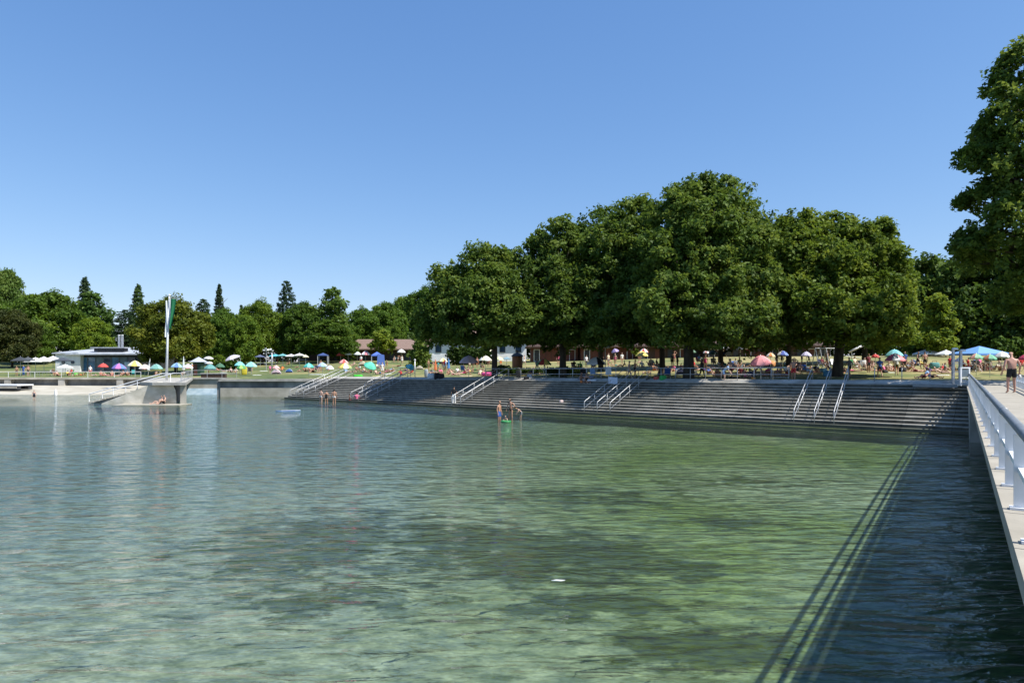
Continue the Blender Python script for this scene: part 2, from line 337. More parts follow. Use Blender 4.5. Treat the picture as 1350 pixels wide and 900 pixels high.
# ------------------------------------------------------------------ bathing steps along the shore
W0 = Vector((23.8, 36.45)); D0 = Vector((-.79, .613)).normalized(); IN = Vector((.61, .79)).normalized()
NST = 13; RUN = 6.1
def zt(s): return 2.5-.4*max(0, s)/61.4
def stp(s, f, dz=0):
    p = W0+D0*s+IN*(RUN*f); return Vector((p.x, p.y, zt(s)*f+dz))
def s_of(px):
    u = (px-675)/F; return (W0.x-u*W0.y)/(u*D0.y-D0.x)
def stone_mat(name, a, b, wet):
    m, nt, N, L = new_mat(name)
    out = N.new('ShaderNodeOutputMaterial'); p = N.new('ShaderNodeBsdfPrincipled'); tc = N.new('ShaderNodeTexCoord')
    mp = N.new('ShaderNodeMapping'); mp.inputs['Rotation'].default_value = (0,0,R(37.5)); mp.inputs['Scale'].default_value = (.35,2.5,1.2)
    n = N.new('ShaderNodeTexNoise'); n.inputs['Scale'].default_value = 1.1; n.inputs['Detail'].default_value = 8; n.inputs['Roughness'].default_value = .7
    cr = N.new('ShaderNodeValToRGB'); e = cr.color_ramp.elements
    e[0].position = .32; e[0].color = (*a,1); e[1].position = .66; e[1].color = (*b,1)
    br = N.new('ShaderNodeTexBrick'); br.inputs['Scale'].default_value = 1; br.inputs['Mortar Size'].default_value = .012; br.inputs['Brick Width'].default_value = 2.4; br.inputs['Row Height'].default_value = 50
    br.inputs['Color1'].default_value = (1,1,1,1); br.inputs['Color2'].default_value = (.66,.66,.64,1); br.inputs['Mortar'].default_value = (.3,.3,.3,1)
    mp2 = N.new('ShaderNodeMapping'); mp2.inputs['Rotation'].default_value = (0,0,R(37.5))
    mx = N.new('ShaderNodeMix'); mx.data_type = 'RGBA'; mx.blend_type = 'MULTIPLY'; mx.inputs[0].default_value = .9
    L.new(tc.outputs['Object'], mp.inputs[0]); L.new(mp.outputs[0], n.inputs['Vector']); L.new(n.outputs[0], cr.inputs[0])
    L.new(tc.outputs['Object'], mp2.inputs[0]); L.new(mp2.outputs[0], br.inputs['Vector'])
    L.new(cr.outputs[0], mx.inputs[6]); L.new(br.outputs[0], mx.inputs[7]); L.new(mx.outputs[2], p.inputs['Base Color'])
    b_ = N.new('ShaderNodeBump'); b_.inputs['Strength'].default_value = .3; b_.inputs['Distance'].default_value = .03; L.new(n.outputs[0], b_.inputs['Height']); L.new(b_.outputs[0], p.inputs['Normal'])
    p.inputs['Roughness'].default_value = wet; L.new(p.outputs[0], out.inputs[0]); return m
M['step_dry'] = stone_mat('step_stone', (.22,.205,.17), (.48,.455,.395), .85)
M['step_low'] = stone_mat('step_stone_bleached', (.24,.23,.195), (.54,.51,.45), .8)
M['riser_shaded'] = stone_mat('step_riser_shaded', (.06,.057,.046), (.18,.172,.14), .9)  # step stone painted darker to stand for shade on the upright faces
M['step_wet'] = stone_mat('step_stone_wet', (.07,.075,.055), (.17,.175,.13), .55)
M['step_algae'] = stone_mat('step_algae', (.11,.14,.06), (.24,.27,.13), .8)
steps = thing('bathing_steps', 'long flight of grey stone bathing steps leading from the lawn into the lake', 'steps', stp(0, 0))
SB, SE_ = -4.0, 61.4
for k in range(-2, NST):
    mb = MB(); seg = 14
    for i in range(seg):
        a, b = SB+(SE_-SB)*i/seg, SB+(SE_-SB)*(i+1)/seg
        if i: a_ = a
        f0, f1 = k/NST, (k+1)/NST
        up = .002 if k < NST-1 else .0
        def ring(s):
            hi = Vector((0,0,zt(s)/NST)); lo = stp(s, f0); bk = stp(s, f1)
            q = Vector((-IN.x*.035, -IN.y*.035, 0))
            z1 = lo+hi
            return [lo-Vector((0,0,.02)), z1-Vector((0,0,.055)), z1+q-Vector((0,0,.05)), z1+q, Vector((bk.x, bk.y, z1.z))]
        A, B = ring(a), ring(b)
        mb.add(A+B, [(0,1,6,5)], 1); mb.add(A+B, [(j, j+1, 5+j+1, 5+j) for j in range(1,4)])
        if i == 0: mb.add(A+[A[0]+Vector((IN.x*RUN/NST, IN.y*RUN/NST, 0))], [(0,1,2,3,4,5)])
        if i == seg-1: mb.add(B+[B[0]+Vector((IN.x*RUN/NST, IN.y*RUN/NST, 0))], [(0,1,2,3,4,5)])
    o = mb.build('step', [M['step_algae'] if k < 0 else M['step_wet'] if k < 1 else (M['step_low'] if k < 4 else M['step_dry']), M['step_algae'] if k < 0 else M['step_wet'] if k < 1 else M['riser_shaded']], steps)
    o.location = -stp(0, 0)
# kerb between the top step and the grass
mb = MB()
for i in range(14):
    a, b = SB+(SE_-SB)*i/14, SB+(SE_-SB)*(i+1)/14
    A = [stp(a,1,.003), stp(a,1,.03), stp(a,1.09,.03), stp(a,1.09,-.3)]; B = [stp(b,1,.003), stp(b,1,.03), stp(b,1.09,.03), stp(b,1.09,-.3)]
    mb.add(A+B, [(j, j+1, 5+j, 4+j) for j in range(3)])
tag(mb.build('kerb', M['concrete']), 'low pale kerb between the topmost bathing step and the grass', 'kerb')

# handrails running down the steps: posts, top rail and middle rail each
def step_rail(px, label, f0=.02, f1=1.0, h=.92, two=True, posts=4, skew=0):
    s = s_of(px); stp0 = globals()['stp']; stp = lambda s_, f_, dz=0: stp0(s_+skew*f_, f_, dz); base = stp(s, f0)
    r = thing('step_handrail', label, 'handrail', base, 0, 'handrails down the bathing steps')
    top = [stp(s, f0, h), stp(s, f1, h), stp(s, f1+.1, h)]
    def loc(p): return p-base
    mb = MB(); mb.tube([loc(stp(s, f0, .05)), loc(stp(s, f0, h-.1)), loc(stp(s, f0+.015, h))]+[loc(p) for p in top[1:]]+[loc(stp(s, f1+.1, .0))], .025, 8)
    mb.build('top_rail', M['galvanised'], r, True)
    if two:
        mb = MB(); mb.tube([loc(stp(s, f0, h*.5)), loc(stp(s, f1, h*.5)), loc(stp(s, f1+.1, h*.5))], .020, 8); mb.build('middle_rail', M['galvanised'], r, True)
    for i in range(1, posts):
        f = f0+(f1-f0)*i/posts
        mb = MB(); mb.tube([loc(stp(s, f, -.02)), loc(stp(s, f, h))], .020, 8); mb.build('post', M['galvanised'], r, True)
    if f0 < .1:
        mb = MB(); mb.tube([loc(stp(s, f0, .05)), loc(Vector((stp(s,f0).x, stp(s,f0).y, -.45)))], .020, 8); mb.build('post', M['galvanised'], r, True)
ORD = ['first', 'middle', 'last']
for i, px in enumerate((381, 390, 399)): step_rail(px, f'{ORD[i]} of three pale handrails at the far end of the steps beside the quay wall')
step_rail(452, 'short single handrail on the steps between two sets of long rails', .45, .8, .8, False, 2)
for i, px in enumerate((461, 471, 481)): step_rail(px, f'{ORD[i]} of three handrails above the bather in pink on the bottom step')
for i, px in enumerate((594, 606)): step_rail(px, ('farther handrail beside the person in black top' if not i else 'nearer handrail') + ' of the pair below the round wooden cabin')
for i, px in enumerate((769, 786, 803)): step_rail(px, f'{ORD[i]} of three step handrails under the pale towel hung below the white signboard')
for i, px in enumerate((1046, 1073, 1099)): step_rail(px, f'{ORD[i]} of three steep handrails on the shaded steps near the pier', skew=.5)

# railing along the lawn edge above the steps
def edge_rail(px0, px1, label, n):
    def P(px, dz):                                       # on the kerb line, 1.06 of the run
        u = (px-675)/F; o = W0+IN*(RUN*1.06); s = (o.x-u*o.y)/(u*D0.y-D0.x); return stp(s, 1.06, dz+.03)
    a = P(px0, 0); r = thing('lawn_railing', label, 'railing', a, 0, 'railings along the lawn edge')
    b = P(px1, 0)
    for h, nm, rad in ((.9, 'top_rail', .032), (.42, 'middle_rail', .022)):
        mb = MB(); mb.tube([Vector((0,0,h)), b-a+Vector((0,0,h))], rad, 8); mb.build(nm, M['galvanised'], r, True)
    for i in range(n+1):
        q = (b-a)*(i/n); mb = MB(); mb.tube([q, q+Vector((0,0,.9))], .026, 8); mb.build('post', M['galvanised'], r, True)
edge_rail(640, 812, 'horizontal tube railing at the lawn edge between round wooden cabin and white signboard', 10)
edge_rail(853, 1040, 'horizontal tube railing at the lawn edge below the largest trees', 9)
for px, lab in ((1118, 'by the last steep handrail'), (1153, 'below the man in blue shirt'), (1189, 'below the man in white shirt'), (1226, 'below the reclining sunbather')):
    u = (px-675)/F; o_ = W0+IN*(RUN*1.06); s = (o_.x-u*o_.y)/(u*D0.y-D0.x); p = stp(s, 1.06, .03)
    mb = MB(); mb.tube([(0,0,0),(0,0,.85)], .025, 8); mb.lathe((0,0,.85), [(.025,0),(.03,.02),(.012,.04)], 10)
    tag(mb.build('railing_post', M['galvanised'], None, True, p), 'lone thin metal post at the lawn edge '+lab, 'post', 'lone posts at the lawn edge')

# ------------------------------------------------------------------ quay wall beyond the steps
def wall_box(mb, x0, x1, y0, y1, z0, z1, mi=0): mb.box(((x0+x1)/2,(y0+y1)/2,(z0+z1)/2), (x1-x0, y1-y0, z1-z0), 0, mi)
q = thing('quay_wall', 'grey concrete quay wall with a dark upper band beside the steps', 'wall', (-28, 78.6, 0))
def ql(mb, *a): wall_box(mb, a[0]+28, a[1]+28, a[2]-78.6, a[3]-78.6, a[4], a[5])
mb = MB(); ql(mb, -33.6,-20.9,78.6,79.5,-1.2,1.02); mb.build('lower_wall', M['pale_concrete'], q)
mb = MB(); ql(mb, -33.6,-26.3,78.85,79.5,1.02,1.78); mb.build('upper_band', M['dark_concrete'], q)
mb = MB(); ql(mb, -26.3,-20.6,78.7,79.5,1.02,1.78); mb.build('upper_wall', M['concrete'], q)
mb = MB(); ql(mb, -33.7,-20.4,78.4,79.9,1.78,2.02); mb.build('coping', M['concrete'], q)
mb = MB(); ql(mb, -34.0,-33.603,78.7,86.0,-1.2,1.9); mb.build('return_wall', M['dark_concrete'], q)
rw = thing('ramp_wall', 'pale recessed wall with a light blue lower band beside the jetty', 'wall', (-38, 84, 0))
mb = MB(); wall_box(mb, -6.5,4,1.2,2.0,-1,1.9); mb.build('wall_face', M['pale_concrete'], rw)
mb = MB(); mb.prism([(-6.5,-.6,-.6),(-6.5,1.19,-.6),(-6.5,1.19,.75)], (10.4,0,0)); mb.build('blue_apron', surf('blue_apron', (.17,.25,.31), (.28,.36,.41), 1.2, .7), rw)
mb = MB(); wall_box(mb, -6.5,4,1.0,2.2,1.9,2.06); mb.build('coping', M['concrete'], rw)
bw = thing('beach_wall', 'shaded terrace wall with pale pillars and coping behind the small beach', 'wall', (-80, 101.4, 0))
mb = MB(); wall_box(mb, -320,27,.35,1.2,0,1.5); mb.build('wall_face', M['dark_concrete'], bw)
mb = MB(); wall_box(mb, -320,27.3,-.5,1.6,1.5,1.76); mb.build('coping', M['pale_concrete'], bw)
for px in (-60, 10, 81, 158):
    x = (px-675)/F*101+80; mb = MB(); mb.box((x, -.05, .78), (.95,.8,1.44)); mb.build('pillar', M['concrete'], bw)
# terrace railing on the beach wall
r = thing('terrace_railing', 'white low railing of the terrace above the beach wall', 'railing', (-80, 103.0, 1.76))
for h in (.85,): mb = MB(); mb.tube([(-80,0,h),(24,0,h)], .035, 6); mb.build('top_rail', M['white_paint'], r)
for i in range(27): mb = MB(); mb.tube([(-80+4*i,0,0),(-80+4*i,0,.85)], .03, 6); mb.build('post', M['white_paint'], r)

# ------------------------------------------------------------------ old concrete jetty with stairs and flagpole
j = thing('jetty', 'concrete jetty with an arched support and a stair descending to the shallows', 'jetty', (-33, 64, 0))
def jp(px, py, Y): return at(px, py, Y)-Vector((-33, 64, 0))
prof = [(133,536),(134,531.5),(206,503.5),(224,504.5),(228.5,508),(231.5,514),(232.5,522),(232.5,538)]
mb = MB(); mb.prism([jp(x, y, 64.3) for x, y in prof], (-1.1, 2.4, 0)); mb.build('curved_base', surf('weathered_concrete', (.44,.415,.33), (.66,.62,.53), .9, .85, .3, (1,1,1.6)), j)
mb = MB(); mb.prism([jp(237.5,507.5,64), jp(245.5,507.5,64), jp(245.5,538,64), jp(237.5,538,64)], (-.5,1.1,0)); mb.build('pillar', M['pale_concrete'], j)
z0 = 1.78
mb = MB(); mb.prism([(-.6,-.25,z0),(2.55,-.25,z0),(-7.2,22,z0),(-11,22,z0),(-3.0,2.0,z0)], (0,0,.26)); mb.build('deck_slab', M['concrete'], j)
mb = MB(); mb.prism([(-.1,.6,.2),(1.9,.6,.2),(1.5,1.2,.2),(-.5,1.2,.2)], (0,0,1.5)); mb.build('rear_support', M['dark_concrete'], j)
st = MB()
for i in range(13):
    f = i/12; x = -7.9+f*6.9; y = 3.4; z = .06+f*1.86
    st.box((x, y, z), (.46, 2.2, .09))
st.build('stair_tread', M['pale_concrete'], j)
mb = MB(); mb.prism([(-8.3,2.5,-.3),(-8.3,2.5,-.08),(-.8,2.5,1.86),(-.8,2.5,-.3)], (0,1.8,0)); mb.build('stair_base', M['dark_concrete'], j)
for y in (2.35, 4.5):
    mb = MB(); mb.tube([(-8.1,y,0),(-8.1,y,.85),(-1.0,y,2.85),(-.2,y,2.85),(-.2,y,1.9)], .045, 6)
    for f in (.33,.66): mb.tube([(-8.1+f*7.1,y,f*1.9),(-8.1+f*7.1,y,.85+f*2)], .03, 6)
    mb.build('stair_rail', M['white_paint'], j)
r = thing('jetty_railing', 'slender grey railing on the jetty and recessed wall beside the flagpole', 'railing', (-31.2, 64.4, 2.04))
pts = [Vector((0,0,0)), Vector((-8.6,20.6,0)), Vector((-3.2,20.9,.05))]
for h in (.95,.5): mb = MB(); mb.tube([p+Vector((0,0,h)) for p in pts], .03, 6); mb.build('rail', M['galvanised'], r)
for a, b, n in ((0,1,8),(1,2,3)):
    for i in range(n+(a==1)):
        p = pts[a].lerp(pts[b], i/n); mb = MB(); mb.tube([p, p+Vector((0,0,.95))], .028, 6); mb.build('post', M['galvanised'], r)
# flagpole with hanging banner
fp = at(219.6, 501, 73); fp.z = 2.04
f = thing('flagpole', 'tall white flagpole with a hanging green and white banner on the jetty', 'flagpole', fp)
mb = MB(); mb.tube([(0,0,0),(.1,0,4.5),(.3,0,9.0)], [.14,.11,.07], 12); mb.build('pole', M['white_paint'], f, True)
mb = MB(); mb.lathe((.3,0,9.0), [(.08,0),(.13,.05),(.13,.12),(.02,.2)], 12); mb.build('finial', M['white_paint'], f, True)
mb = MB(); mb.tube([(.30,-.1,8.75),(1.0,-.16,8.7)], .025, 6); mb.build('cross_arm', M['white_paint'], f)
mb = MB(); nx, nz = 10, 16; vs_, fs_, mi_ = [], [], []
for a in range(nx+1):
    for b in range(nz+1):
        u, w = a/nx, b/nz; wid = .74*(1-.72*w**1.5)
        vs_.append((.36+u*wid, -.16+.10*math.sin(u*9+w*2)*(.3+w), 8.72-w*3.1-.25*u*w))
for a in range(nx):
    for b in range(nz): fs_.append((a*(nz+1)+b, (a+1)*(nz+1)+b, (a+1)*(nz+1)+b+1, a*(nz+1)+b+1))
mb.add(vs_, fs_); mb.m = [0 if a > 1 else 1 for a in range(nx) for b in range(nz)]
bn = mb.build('banner', [paint((24,112,70)), paint((232,236,238))], f, True)
mb = MB(); vs_, fs_ = [], []
for a in range(5):
    for b in range(nz+1):
        u, w = a/4, b/nz; vs_.append((.2-.16*u*(1+w*.6), -.22+.04*math.sin(w*6+u*5), 8.5-w*3.9))
for a in range(4):
    for b in range(nz): fs_.append((a*(nz+1)+b, (a+1)*(nz+1)+b, (a+1)*(nz+1)+b+1, a*(nz+1)+b+1))
mb.add(vs_, fs_); mb.build('white_stripe', paint((225,230,238)), f, True)

# ------------------------------------------------------------------ pier at the right
PD = Vector((.549, .836, 0)).normalized(); PP = Vector((PD.y, -PD.x, 0)); PL0, PL1 = -8.0, 49.5
def pr(along, off, z): v = PD*along+PP*off; return Vector((v.x, v.y, z))
pier = thing('pier', 'long concrete pier deck running back to the shore', 'pier', pr(0, .32, 2.5))
PB = pr(0, .32, 2.5)
def slab(mb, o0, o1, z0, z1, a0=PL0, a1=PL1): mb.prism([pr(a0,o0,z0)-PB, pr(a0,o1,z0)-PB, pr(a1,o1,z0)-PB, pr(a1,o0,z0)-PB], (0,0,z1-z0))
mb = MB(); slab(mb, .55, 2.75, 2.16, 2.40); a = PL0
while a < PL1-.5: slab(mb, .552, 2.748, 2.404, 2.5, a, min(PL1, a+4.188)); a += 4.2
mb.build('deck', M['deck'], pier)
mb = MB(); a = PL0
while a < PL1-1: slab(mb, .32, .546, 2.30, 2.45, a, a+1.385); a += 1.4
mb.build('edge_kerb', M['deck'], pier)
mb = MB(); slab(mb, .42, .543, 1.95, 2.297); mb.build('edge_beam', M['concrete'], pier)
mb = MB(); slab(mb, 2.45, 2.72, -1.6, 2.158, PL0, 46); mb.build('sun_blocking_wall', M['dark_concrete'], pier)  # unseen wall added to keep sunlight off the water below the deck
for i in range(4):
    a = 2+11*i; mb = MB(); p = pr(a, 1.5, 0)-PB; mb.lathe((p.x,p.y,-4.0), [(.22,0),(.22,3.66)], 14)
    mb.build('pile', M['dark_concrete'], pier, True)
mb = MB(); slab(mb, .38, 3.4, -1.2, 1.94, 39.5, 46.5); mb.build('abutment', M['concrete'], pier)
def pier_rail(off, label):
    b = pr(0, off, 2.45); r = thing('pier_railing', label, 'railing', b, 0, 'pier railings')
    mb = MB(); mb.tube([pr(a, off, 3.17)-b for a in np.linspace(PL0, PL1-.3, 24)], .045, 12); 
    for a in np.arange(PL0+1.6, PL1-1, 5.6): mb.tube([pr(a-.06, off, 3.17)-b, pr(a+.06, off, 3.17)-b], .052, 12)
    mb.build('handrail', M['grey_tube'], r, True)
    mb = MB(); mb.prism([pr(PL0,off-.02,2.78)-b, pr(PL0,off+.04,2.78)-b, pr(PL1-.3,off+.04,2.78)-b, pr(PL1-.3,off-.02,2.78)-b], (0,0,.05)); mb.build('middle_rail', M['white_paint'], r)
    a = PL0+.2; rz = math.atan2(PD.y, PD.x)
    while a < PL1-.3:
        mb = MB(); p = pr(a, off, 2.79)-b; mb.box((p.x, p.y, .335), (.04,.10,.67), rz); mb.box((p.x, p.y, .012), (.12,.16,.022), rz)
        mb.build('post', M['white_paint'], r); a += 1.4
pier_rail(.45, 'white post railing with a grey tube handrail along the water side of the pier')
pier_rail(2.62, "white post railing with a grey handrail on the pier's land side beyond the walking man")
# sign frame and poles where the pier meets the steps
p = at(1272, 511, 39.8); p.z = 2.5
g = thing('notice_frame', 'white framed dark notice panel standing at the shore end of the pier', 'sign', p, R(10))
for x in (-.28,.28): mb = MB(); mb.box((x,0,.5),(.08,.08,1.0)); mb.build('post', M['white_paint'], g)
mb = MB(); mb.box((0,-.01,.72),(.478,.05,.42)); mb.build('panel', M['grey_panel'], g)
mb = MB(); mb.box((0,0,1.04),(.66,.09,.075)); mb.box((0,0,.46),(.478,.07,.05)); mb.build('frame_bar', M['white_paint'], g)
for px, tp, lab in ((1256.5, 461, 'taller pale grey pole with white cap beside the notice frame'), (1266.5, 463, 'shorter pale grey pole with white cap beside the notice frame')):
    p = at(px, 500, 41.2); p.z = 0.9; t = thing('capped_pole', lab, 'pole', p, 0, 'capped poles at the shore end of the pier')
    h = E-(tp-HZ)/F*41.2-.9
    mb = MB(); mb.box((0,0,h/2),(.13,.13,h)); mb.build('shaft', M['galvanised'], t)
    mb = MB(); mb.lathe((.12,0,h), [(.15,0),(.18,.04),(.16,.09),(.08,.12)], 14); mb.build('cap', M['white_paint'], t, True)
    for zz in (1.9, 2.4, 2.9): mb = MB(); mb.box((.16,0,zz),(.34,.05,.05)); mb.build('rung', M['galvanised'], t)
# small footbridge from the top of the steps to the pier head
mb = MB(); a_ = at(1225, 505, 42.3); mb.box((0,0,0),(2.3,.9,.10)); mb.box((0,-.47,-.03),(2.3,.04,.18))
tag(mb.build('landing_plate', M['grey_panel'], None, False, (25.6,41.25,2.5)), 'dark steel landing plate over the shaded end of the steps', 'platform')
bpy.data.objects['landing_plate'].rotation_euler = (0,0,R(-37.5))

# ------------------------------------------------------------------ buildings
def building(name, label, px0, px1, Y, depth, zb, ze, wallm, cat='building'):
    x0, x1 = (px0-675)/F*Y, (px1-675)/F*Y
    b = thing(name, label, cat, ((x0+x1)/2, Y, zb)); w = x1-x0
    mb = MB(); mb.box((0, depth/2, (ze-zb)/2), (w, depth, ze-zb)); mb.build('wall', wallm, b)
    return b, w
def opening(b, nm, x, z, w, h, glass, frame=None, y=-.02):
    mb = MB(); mb.box((x, y, z), (w, .06, h)); o = mb.build(nm, glass, b)
    if frame:
        mb = MB(); t = .09
        for sx in (-1,1): mb.box((x+sx*(w/2+t/2), y-.03, z), (t,.1,h+2*t))
        for sz in (-1,1): mb.box((x, y-.03, z+sz*(h/2+t/2)), (w,.1,t))
        mb.build('frame', frame, o)
    return o
def hip_roof(b, w, depth, ze, zr, mat, over=.8, inset=None, nm='roof'):
    inset = depth/2+over if inset is None else inset
    a, d = w/2+over, depth
    v = [(-a,-over,ze),(a,-over,ze),(a,d+over,ze),(-a,d+over,ze),(-a+inset,d/2,zr),(a-inset,d/2,zr)]
    v2 = [(x,y,z-.22) for x,y,z in v[:4]]
    mb = MB(); mb.add(v+v2, [(0,1,5,4),(1,2,5),(2,3,4,5),(3,0,4),(6,7,1,0),(7,8,2,1),(8,9,3,2),(9,6,0,3),(9,8,7,6)]); return mb.build(nm, mat, b)
# lakeside cafe
b, w = building('cafe_building', 'flat lakeside café with blue glazed front, pale roof and twin white chimneys', 107, 182, 125, 14, 2.2, 5.5, M['dark'])
mb = MB(); mb.add([(-7.2,-1.6,3.25),(6.3,-1.6,3.25),(6.3,14,5.0),(-7.2,14,4.6),(-7.2,-1.6,3.5),(6.3,-1.6,3.5),(6.3,14,5.3),(-7.2,14,4.9)], [(0,1,5,4),(4,5,6,7),(3,2,1,0),(1,2,6,5),(3,0,4,7),(2,3,7,6)]); mb.build('roof', M['roof_metal'], b)
mb = MB(); mb.box((-.6,1.5,4.22),(5.6,1.2,.6)); mb.build('clerestory', M['dark'], b)
mb = MB(); mb.box((-.6,1.5,4.6),(6.3,2.4,.14)); mb.build('clerestory_roof', M['roof_metal'], b)
for i in range(7):
    x = -4.7+i*1.45
    opening(b, 'window' if i not in (3,) else 'door', x, 1.5, 1.2, 2.5, M['blue_glass'] if i in (0,1,4) else (M['grey_panel'] if i in (2,5) else M['glass']), M['grey_panel'])
for x in (-.55,.05): mb = MB(); mb.lathe((x,4,4.0), [(.2,0),(.2,3.0),(.22,3.0),(.22,3.1)], 12); mb.build('chimney', M['white_paint'], b, True)
mb = MB(); mb.box((3.5,-.5,1.1),(.95,.1,1.7)); mb.build('banner_panel', paint((214,226,236)), b)
b, w = building('cafe_annex', 'low white annex with two small round windows beside the café', 73, 106, 124, 10, 2.2, 5.7, M['plaster'])
mb = MB(); mb.add([(-2.6,-.5,3.4),(2.2,-.5,3.5),(2.2,10,4.7),(-2.6,10,4.2),(-2.6,-.5,3.62),(2.2,-.5,3.72),(2.2,10,4.9),(-2.6,10,4.4)], [(0,1,5,4),(4,5,6,7),(3,2,1,0),(1,2,6,5),(3,0,4,7),(2,3,7,6)]); mb.build('roof', M['roof_metal'], b)
for x in (-.8,.9):
    mb = MB(); mb.lathe((0,0,0), [(.32,0),(.32,.08)], 20); o = mb.build('window', M['glass'], b); o.location = (x,-.01,1.9); o.rotation_euler = (R(90),0,0)
# long brown changing hall with tiled hip roof
b, w = building('changing_hall', 'long brown wooden changing hall with a low tiled roof', 395, 566, 150, 10, 4.2, 7.3, M['wood_brown'])
hip_roof(b, w, 10, 2.9, 5.2, M['roof_tile'], 1.6)
for i in range(9): opening(b, 'door', -12.5+i*3.1, 1.0, 1.1, 2.0, M['dark'], M['wood_brown'])
# white house and red roofed house
b, w = building('white_house', 'white house with dark shuttered windows behind the nearest tree trunk', 566, 694, 128, 9, 4.3, 8.3, M['plaster'])
hip_roof(b, w, 9, 4.0, 7.4, M['roof_tile'], .7)
for i in range(6): opening(b, 'window', -7.4+i*3.0, 2.4, .9, 1.3, M['glass'], M['dark'])
b, w = building('hillside_house', 'house with a red tiled roof half hidden among trees on the slope', 540, 585, 215, 9, 4.8, 17.2, M['plaster'])
hip_roof(b, w, 9, 12.4, 16.2, M['roof_red'], .8, 1.5)
for i in range(3): opening(b, 'window', -3.2+i*3.2, 10.2, 1.1, 1.4, M['glass'], M['dark'])
b, w = building('slope_shed', 'small shed with a dark grey roof below the red roofed house', 532, 548, 205, 5, 4.8, 12.0, M['plaster'], 'shed'); hip_roof(b, w, 5, 7.2, 8.9, M['dark'], .5)
# bathing cabins behind the big trees
for px0, px1, Y, lab, mt in ((700, 762, 118, 'reddish brown timber cabin row with tiled roof behind the second trunk', 'wood_red'), (766, 838, 116, 'rust red timber cabin row with white door frames behind the black and white parasol', 'wood_red'),
                             (842, 925, 114, 'brown timber cabin row deep in the shade behind the thickest trunks', 'wood_brown'), (930, 1010, 112, 'dark brown timber cabin row behind the cluster of tilted parasols', 'wood_brown'),
                             (1014, 1094, 112, 'dark brown timber cabin row behind the pink parasol', 'wood_brown')):
    b, w = building('cabin_row', lab, px0, px1, Y, 6, 4.1, 6.9, M[mt], 'cabins'); b['group'] = 'cabin rows behind the trees'
    hip_roof(b, w, 6, 2.7, 4.1, M['wood_brown'], .9)
    n = int(w/1.9)
    for i in range(n): opening(b, 'door', -w/2+1.0+i*(w-2)/(n-1), 1.15, .85, 1.95, M['wood_red'] if i % 2 else M['dark'], M['plaster'] if i % 3 == 0 else M['wood_brown'])
# ------------------------------------------------------------------ trees
def unit(n):
    d = RNG.normal(size=(n,3)); return d/np.linalg.norm(d, axis=1)[:,None]
def leaf_mesh(name, C, Nn, rad, tint, per, ls, mat, flat=.72):
    """C clump centres, Nn clump directions, rad clump radii: `per` blades for each clump"""
    n = len(C)*per
    c = np.repeat(C, per, 0); d = np.repeat(Nn, per, 0); r = np.repeat(rad, per)
    off = unit(n)*(RNG.random(n)**.45)[:,None]*r[:,None]; off[:,2] *= flat
    p = c+off
    nn = unit(n)*.8+d*.55+np.array([0,0,.35]); nn /= np.linalg.norm(nn, axis=1)[:,None]
    t = np.cross(nn, unit(n)); t /= np.linalg.norm(t, axis=1)[:,None]+1e-9
    b = np.cross(nn, t)
    s = ls*(.55+.75*RNG.random(n))[:,None]
    fold = nn*(s*.22)
    V = np.stack([p-t*s, p-b*s*.55+fold, p+t*s, p+b*s*.55+fold], 1).reshape(-1,3).astype(np.float32)
    me = bpy.data.meshes.new(name); me.vertices.add(4*n); me.vertices.foreach_set('co', V.ravel())
    me.loops.add(4*n); me.loops.foreach_set('vertex_index', np.arange(4*n, dtype=np.int32))
    me.polygons.add(n); me.polygons.foreach_set('loop_start', np.arange(0,4*n,4,dtype=np.int32)); me.polygons.foreach_set('loop_total', np.full(n,4,dtype=np.int32))
    me.materials.append(mat)
    at_ = me.attributes.new('tint', 'FLOAT', 'FACE')
    tv = np.clip(np.repeat(tint, per)+RNG.normal(size=n)*.12, 0, 1); at_.data.foreach_set('value', tv.astype(np.float32))
    me.update(calc_edges=True); me.validate()
    return me
def lobe_clumps(lobes, cr, dens=1.0, base=.5):
    """lobes (centre, rx, ry, rz); clumps lie on their shells, fewer where one lobe hides in another"""
    C, D, T, Rr = [], [], [], []
    for i, (c, rx, ry, rz) in enumerate(lobes):
        n = int(dens*4*math.pi*((rx*ry+rx*rz+ry*rz)/3)/(cr*cr*1.15))+6
        u = unit(n); u = u[(u[:,2] > -.45)|(RNG.random(n) < .45)]; n = len(u)
        k = .70+.46*RNG.random(n)
        inner = RNG.random(n) < .18; k = np.where(inner, .3+.4*RNG.random(n), k)
        p = np.array(c)+u*k[:,None]*np.array([rx,ry,rz])
        keep = np.ones(n, bool)
        for j, (c2, a, b, d) in enumerate(lobes):
            if j == i: continue
            q = ((p-np.array(c2))/np.array([a,b,d])); ins = (q**2).sum(1) < .55
            keep &= ~(ins & (RNG.random(n) < .8))
        p, u = p[keep], u[keep]
        C.append(p); D.append(u); T.append(np.clip(base+RNG.normal(size=len(p))*.17+RNG.normal()*.13, 0, 1)); Rr.append(cr*(.65+.7*RNG.random(len(p))))
    return np.concatenate(C), np.concatenate(D), np.concatenate(Rr), np.concatenate(T)
